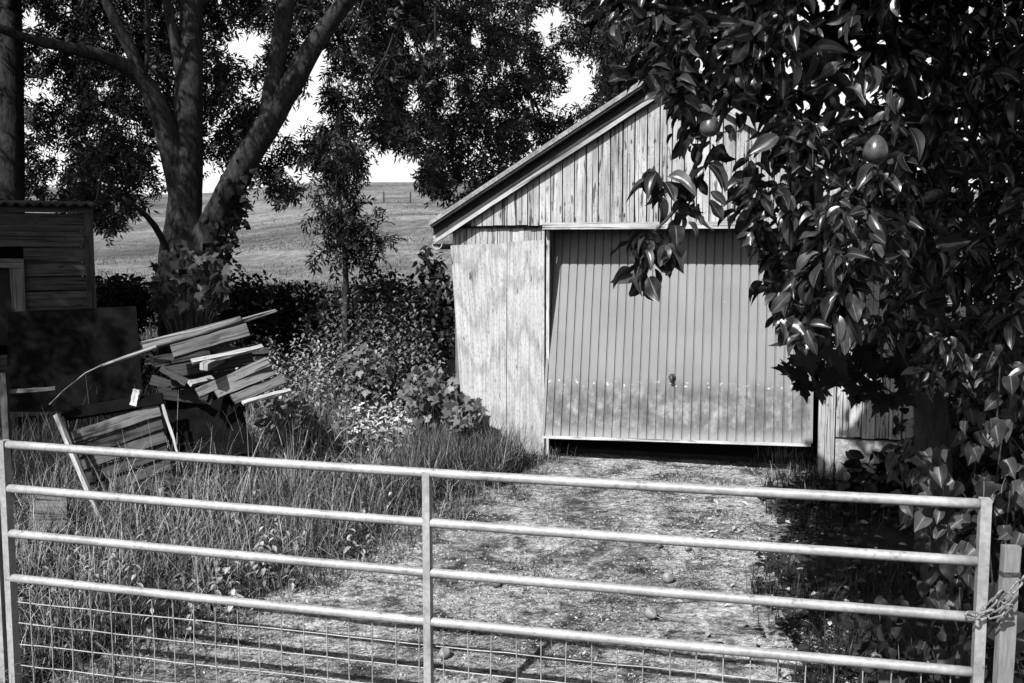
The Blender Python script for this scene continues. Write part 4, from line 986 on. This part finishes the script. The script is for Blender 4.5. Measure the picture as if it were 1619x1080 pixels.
limb('limb', [(1350, 150, 14, 4.4), (1320, 220, 11, 4.0), (1290, 320, 9, 3.8), (1262, 420, 7, 3.7), (1240, 500, 4, 3.6)], 5, 'bark_dark', pear, sides=8)
limb('limb', [(1420, 260, 14, 5), (1390, 330, 10, 4.4), (1345, 400, 8, 4.0), (1320, 470, 5, 3.9)], 5, 'bark_dark', pear, sides=8)
P1 = [(940, -160), (955, 30), (990, 80), (1005, 130), (1050, 150), (1075, 175), (1075, 225), (1110, 240), (1150, 215), (1180, 185), (1240, 195), (1430, 190), (1430, -160)]
P2 = [(1165, 330), (1180, 262), (1215, 200), (1425, 170), (1440, 340), (1400, 400), (1370, 420), (1350, 500), (1300, 540), (1250, 510), (1205, 480), (1215, 420), (1190, 370)]
P4 = [(1400, -160), (1760, -160), (1760, 620), (1470, 600), (1400, 540), (1370, 440), (1420, 340)]
PH = [(1355, 42, 18, 24), (1389, 48, 10, 10), (1380, 98, 6, 10), (1350, 128, 12, 22), (1374, 147, 15, 9), (1300, 15, 8, 8), (1212, 250, 6, 20), (1150, 280, 20, 30)]
L = Leaves()
def rosette(c, axis, nleaf, size):
    axis = np.array(axis); axis = axis / np.linalg.norm(axis); P = []; D = []; N = []
    for i in range(nleaf):
        a = i * 2.4 + random.random() * .6; rad = np.array([math.cos(a), math.sin(a), 0]); rad -= axis * rad.dot(axis)
        d = axis * random.uniform(.2, .9) + rad * random.uniform(.6, 1.1) + np.array([0, 0, -.35]) + rng.normal(size=3) * .32
        n = np.array([-.15, -.3, .8]) + rng.normal(size=3) * .6 + rad * .25
        d /= np.linalg.norm(d); P.append(np.array(c) + d * .025 + rng.normal(size=3) * .02); D.append(d); N.append(n)
    for k in range(4):
        s_ = [i for i in range(nleaf) if (i + int(c[0] * 100)) % 4 == k]
        if s_: L.add(T_PEAR[k], [P[i] for i in s_], [D[i] for i in s_], [N[i] for i in s_], size * rng.uniform(.45, 1.3, len(s_)), rng.random(len(s_)))
def fill(poly, n, Yr, size, ax):
    c = 0
    while c < n:
        x = random.uniform(min(q[0] for q in poly), max(q[0] for q in poly)); y = random.uniform(min(q[1] for q in poly), max(q[1] for q in poly))
        if not inpoly(x, y, poly) or inhole(x, y, PH, 9): continue
        rosette(at(x, y, Yr[0] + (Yr[1] - Yr[0]) * random.random() ** 1.2), np.array(ax) + rng.normal(size=3) * .35, random.randint(5, 9), size); c += 1
fill(P1, 230, (3.5, 4.8), .085, (-.6, -.5, -.2)); fill(P2, 190, (3.5, 4.8), .088, (-.5, -.5, -.6)); fill(P4, 480, (4.3, 6.0), .095, (-.3, -.6, -.3)); fill([(1040, -160), (1040, 120), (1100, 190), (1440, 180), (1440, -160)], 150, (4.6, 5.05), .12, (-.3, -.6, -.3))
for x, y, n_ in ((1035, 262, 5), (1048, 292, 4), (1108, 262, 5), (1085, 300, 4), (1100, 318, 4), (1070, 335, 4), (1030, 372, 8), (1028, 395, 8), (1050, 378, 6), (1020, 420, 5), (1005, 382, 4)): rosette(at(x, y, 3.66), (-.2, -.2, -1), n_ + 2, .10)
# the crown above and behind, out of the picture; rosettes added to cast shade
for _ in range(420):
    x, y, z = random.uniform(.1, 3.6), random.uniform(2.9, 6.4), random.uniform(3.15, 4.4)
    if z < CZ + .262 * y + .1 or (x < 1.7 and y > 4.9): continue
    rosette((x, y, z), (-.3, -.3, .2), 8, .13)
for _ in range(800):
    x, y, z = random.uniform(1.15, 3.4), random.uniform(3.0, 5.4), random.uniform(3.15, 4.6)
    if z > CZ + .262 * y + .1: rosette((x, y, z), (-.3, -.3, .2), 9, .14)
L.build('crown', M['pear_leaf'], pear, smooth=True)
for (x, y, Y, r) in ((1122, 200, 3.56, .036), (1384, 238, 3.42, .044), (1190, 135, 3.9, .036)): pear_mesh('pear', at(x, y, Y), r, 'fruit', (.1, 0, 1), pear)

# dark shrubs closing the right side
def shrub(label, P, n, size, m, T=T_OVAL, name='shrub', droop=.2):
    root = empty(name, (P[0][0], P[0][1], ground_z(P[0][0], P[0][1])), label, 'shrub'); b = MB(); L = Leaves()
    for (x, y, z, r) in P:
        b.tube([(P[0][0] + random.uniform(-.2, .2), P[0][1] + random.uniform(-.2, .2), ground_z(P[0][0], P[0][1]) - .05), ((P[0][0] + x) / 2, (P[0][1] + y) / 2, z * .5), (x, y, z)], [.045, .03, .012], 7, True, .1)
    b.build('stems', M['bark_dark'], root); blob_leaves(L, T, P, n, size, droop); L.build('foliage', M[m], root, smooth=True)
shrub('tall dark evergreen shrub behind the pear tree', [(3.6, 7.6, .8, .8), (3.4, 7.2, 1.9, .85), (4.2, 7.6, 2.4, .9), (3.5, 7.4, 3.2, .9), (4.6, 7.6, 3.6, 1.), (3.9, 7.5, 4.4, .9), (3.15, 7.0, 2.7, .55), (3.2, 6.9, 3.6, .7)], 1500, .11, 'dark_leaf')
shrub('dark overgrown shrub filling the right edge beyond the gate post', [(3.4, 5.9, .6, .7), (3.3, 5.8, 1.5, .7), (3.5, 6.0, 2.4, .7), (3.2, 5.4, 1.0, .6), (3.7, 5.6, 3.2, .7), (2.85, 5.9, .55, .45), (2.95, 6.2, .9, .4)], 1600, .10, 'dark_leaf')
shrub('low dark laurel clump at the foot of the side boards', [(2.85, 6.9, .42, .33), (2.6, 7.05, .42, .2), (3.1, 6.8, .6, .4)], 1800, .13, 'ivy_leaf', T_PEAR[2])
# dangling dark sycamore branch in front of the door's right edge, its shade put into the leaf colour
sycamore('dark lobed leaves dangling in front of the door right edge', 1290, 575, 42, 36, 26, 4.6, .13, 'dark_leaf', base=520)
sycamore('dark lobed leaves dangling in front of the side boards', 1385, 585, 60, 46, 46, 4.8, .13, 'dark_leaf', base=500)
# climbing plant with heart-shaped leaves behind the gate end
def climber(label, poly, n, Yr, size, m='heart_leaf'):
    c = at(sum(q[0] for q in poly) / len(poly), 1000, (Yr[0] + Yr[1]) / 2); root = empty('climbing_plant', (c.x, c.y, ground_z(c.x, c.y)), label, 'climber'); L = Leaves(); b = MB(); P = []
    while len(P) < n:
        x = random.uniform(min(q[0] for q in poly), max(q[0] for q in poly)); y = random.uniform(min(q[1] for q in poly), max(q[1] for q in poly))
        if inpoly(x, y, poly): P.append(at(x, y, random.uniform(*Yr)))
    P = [p for p in P if p.z > .05]
    for i in range(0, len(P), 9):
        q = P[i]; b.tube([(q.x + random.uniform(.1, .4), q.y + .2, q.z - .35), (q.x + .09, q.y + .1, q.z - .05), (q.x + .03, q.y + .04, q.z + .02), q], [.004, .0035, .003, .002], 5)
    b.build('stems', M['twig'], root); n = len(P)
    d = rng.normal(size=(n, 3)) * .35 + np.array([-.25, -.3, -.8]); nn = np.array([-.3, -.6, .6]) + rng.normal(size=(n, 3)) * .6
    L.add(T_HEART, P, d, nn, size * rng.uniform(.55, 1.15, n), rng.random(n)); L.build('foliage', M[m], root, smooth=True)
climber('climber with heart shaped leaves hanging behind the gate end', [(1405, 750), (1430, 690), (1500, 690), (1560, 540), (1700, 520), (1700, 800), (1540, 900), (1500, 980), (1450, 880)], 260, (4.15, 5.2), .095)
climber('dark ivy mound low behind the bottom rails of the gate', [(1380, 930), (1480, 880), (1580, 900), (1650, 1000), (1650, 1090), (1360, 1090)], 120, (4.2, 5.0), .11, 'ivy_leaf')
# ground ivy and shed leaves in the shade
L = Leaves(); P = np.array(spots(700, (1.1, 3.4), (4.3, 7.4), shade, .9)); n = len(P); P[:, 2] += rng.uniform(.02, .07, n)
L.add(T_IVY, P, rng.normal(size=(n, 3)) * np.array([1, 1, .3]), np.array([-.2, -.4, 1]) + rng.normal(size=(n, 3)) * .3, rng.uniform(.03, .075, n), rng.random(n))
tag(L.build('ground_ivy', M['ivy_leaf'], origin=(0, 0, 0)), 'ivy creeping over the shaded ground under the pear tree', 'ivy', None, 'stuff')
L = Leaves(); P = np.array(spots(150, (.9, 2.6), (4.3, 7.2), lambda x, y: x > drive_r(y) - .5 and x < drive_r(y) + .9)); n = len(P); P[:, 2] += .04
L.add(T_OVAL, P, rng.normal(size=(n, 3)) * np.array([1, 1, .2]), np.array([0, -.2, 1]) + rng.normal(size=(n, 3)) * .4, rng.uniform(.03, .065, n), rng.random(n))
tag(L.build('fallen_leaves', M['straw'], origin=(0, 0, 0)), 'pale fallen leaves along the shaded edge of the drive', 'leaves', None, 'stuff')
# ivy on the ash trunk's right side
iv = Leaves(); P = []
for _ in range(420):
    k = random.random(); px = 318 + k * 66 + random.gauss(10, 12) - (k > .7) * 6; py = 470 - k * 220 + random.gauss(0, 10); P.append(at(px, py, 10.25 + random.uniform(-.08, .2)))
n = len(P); iv.add(T_IVY, P, rng.normal(size=(n, 3)) + np.array([.3, -.2, -.8]), np.array([.5, -.8, .3]) + rng.normal(size=(n, 3)) * .4, rng.uniform(.05, .1, n), rng.random(n))
tag(iv.build('ivy', M['dark_leaf']), 'dark ivy climbing the underside of the ash tree right limb', 'ivy')
# far fence in the field
ff = empty('field_fence', (at(640, 322, 130).x, 130, ground_z(at(640, 322, 130).x, 130)), 'tiny post and rail fence far out on the field slope', 'fence')
for px in (607, 649):
    q = at(px, 322, 130); g0 = ground_z(q.x, 130); b = MB(); b.plank((q.x, 130, g0 - .2), (q.x, 130, g0 + 1.35), .16, .16, (0, -1, 0)); b.build('post', M['dark_boards'], ff)
q0, q1 = at(604, 322, 130), at(651, 322, 130); b = MB()
for hh in (.55, 1.05): b.plank((q0.x, 129.88, ground_z(q0.x, 130) + hh), (q1.x, 129.88, ground_z(q1.x, 130) + hh), .11, .05, (0, -1, 0), 10)
b.build('rails', M['grey_boards'], ff)
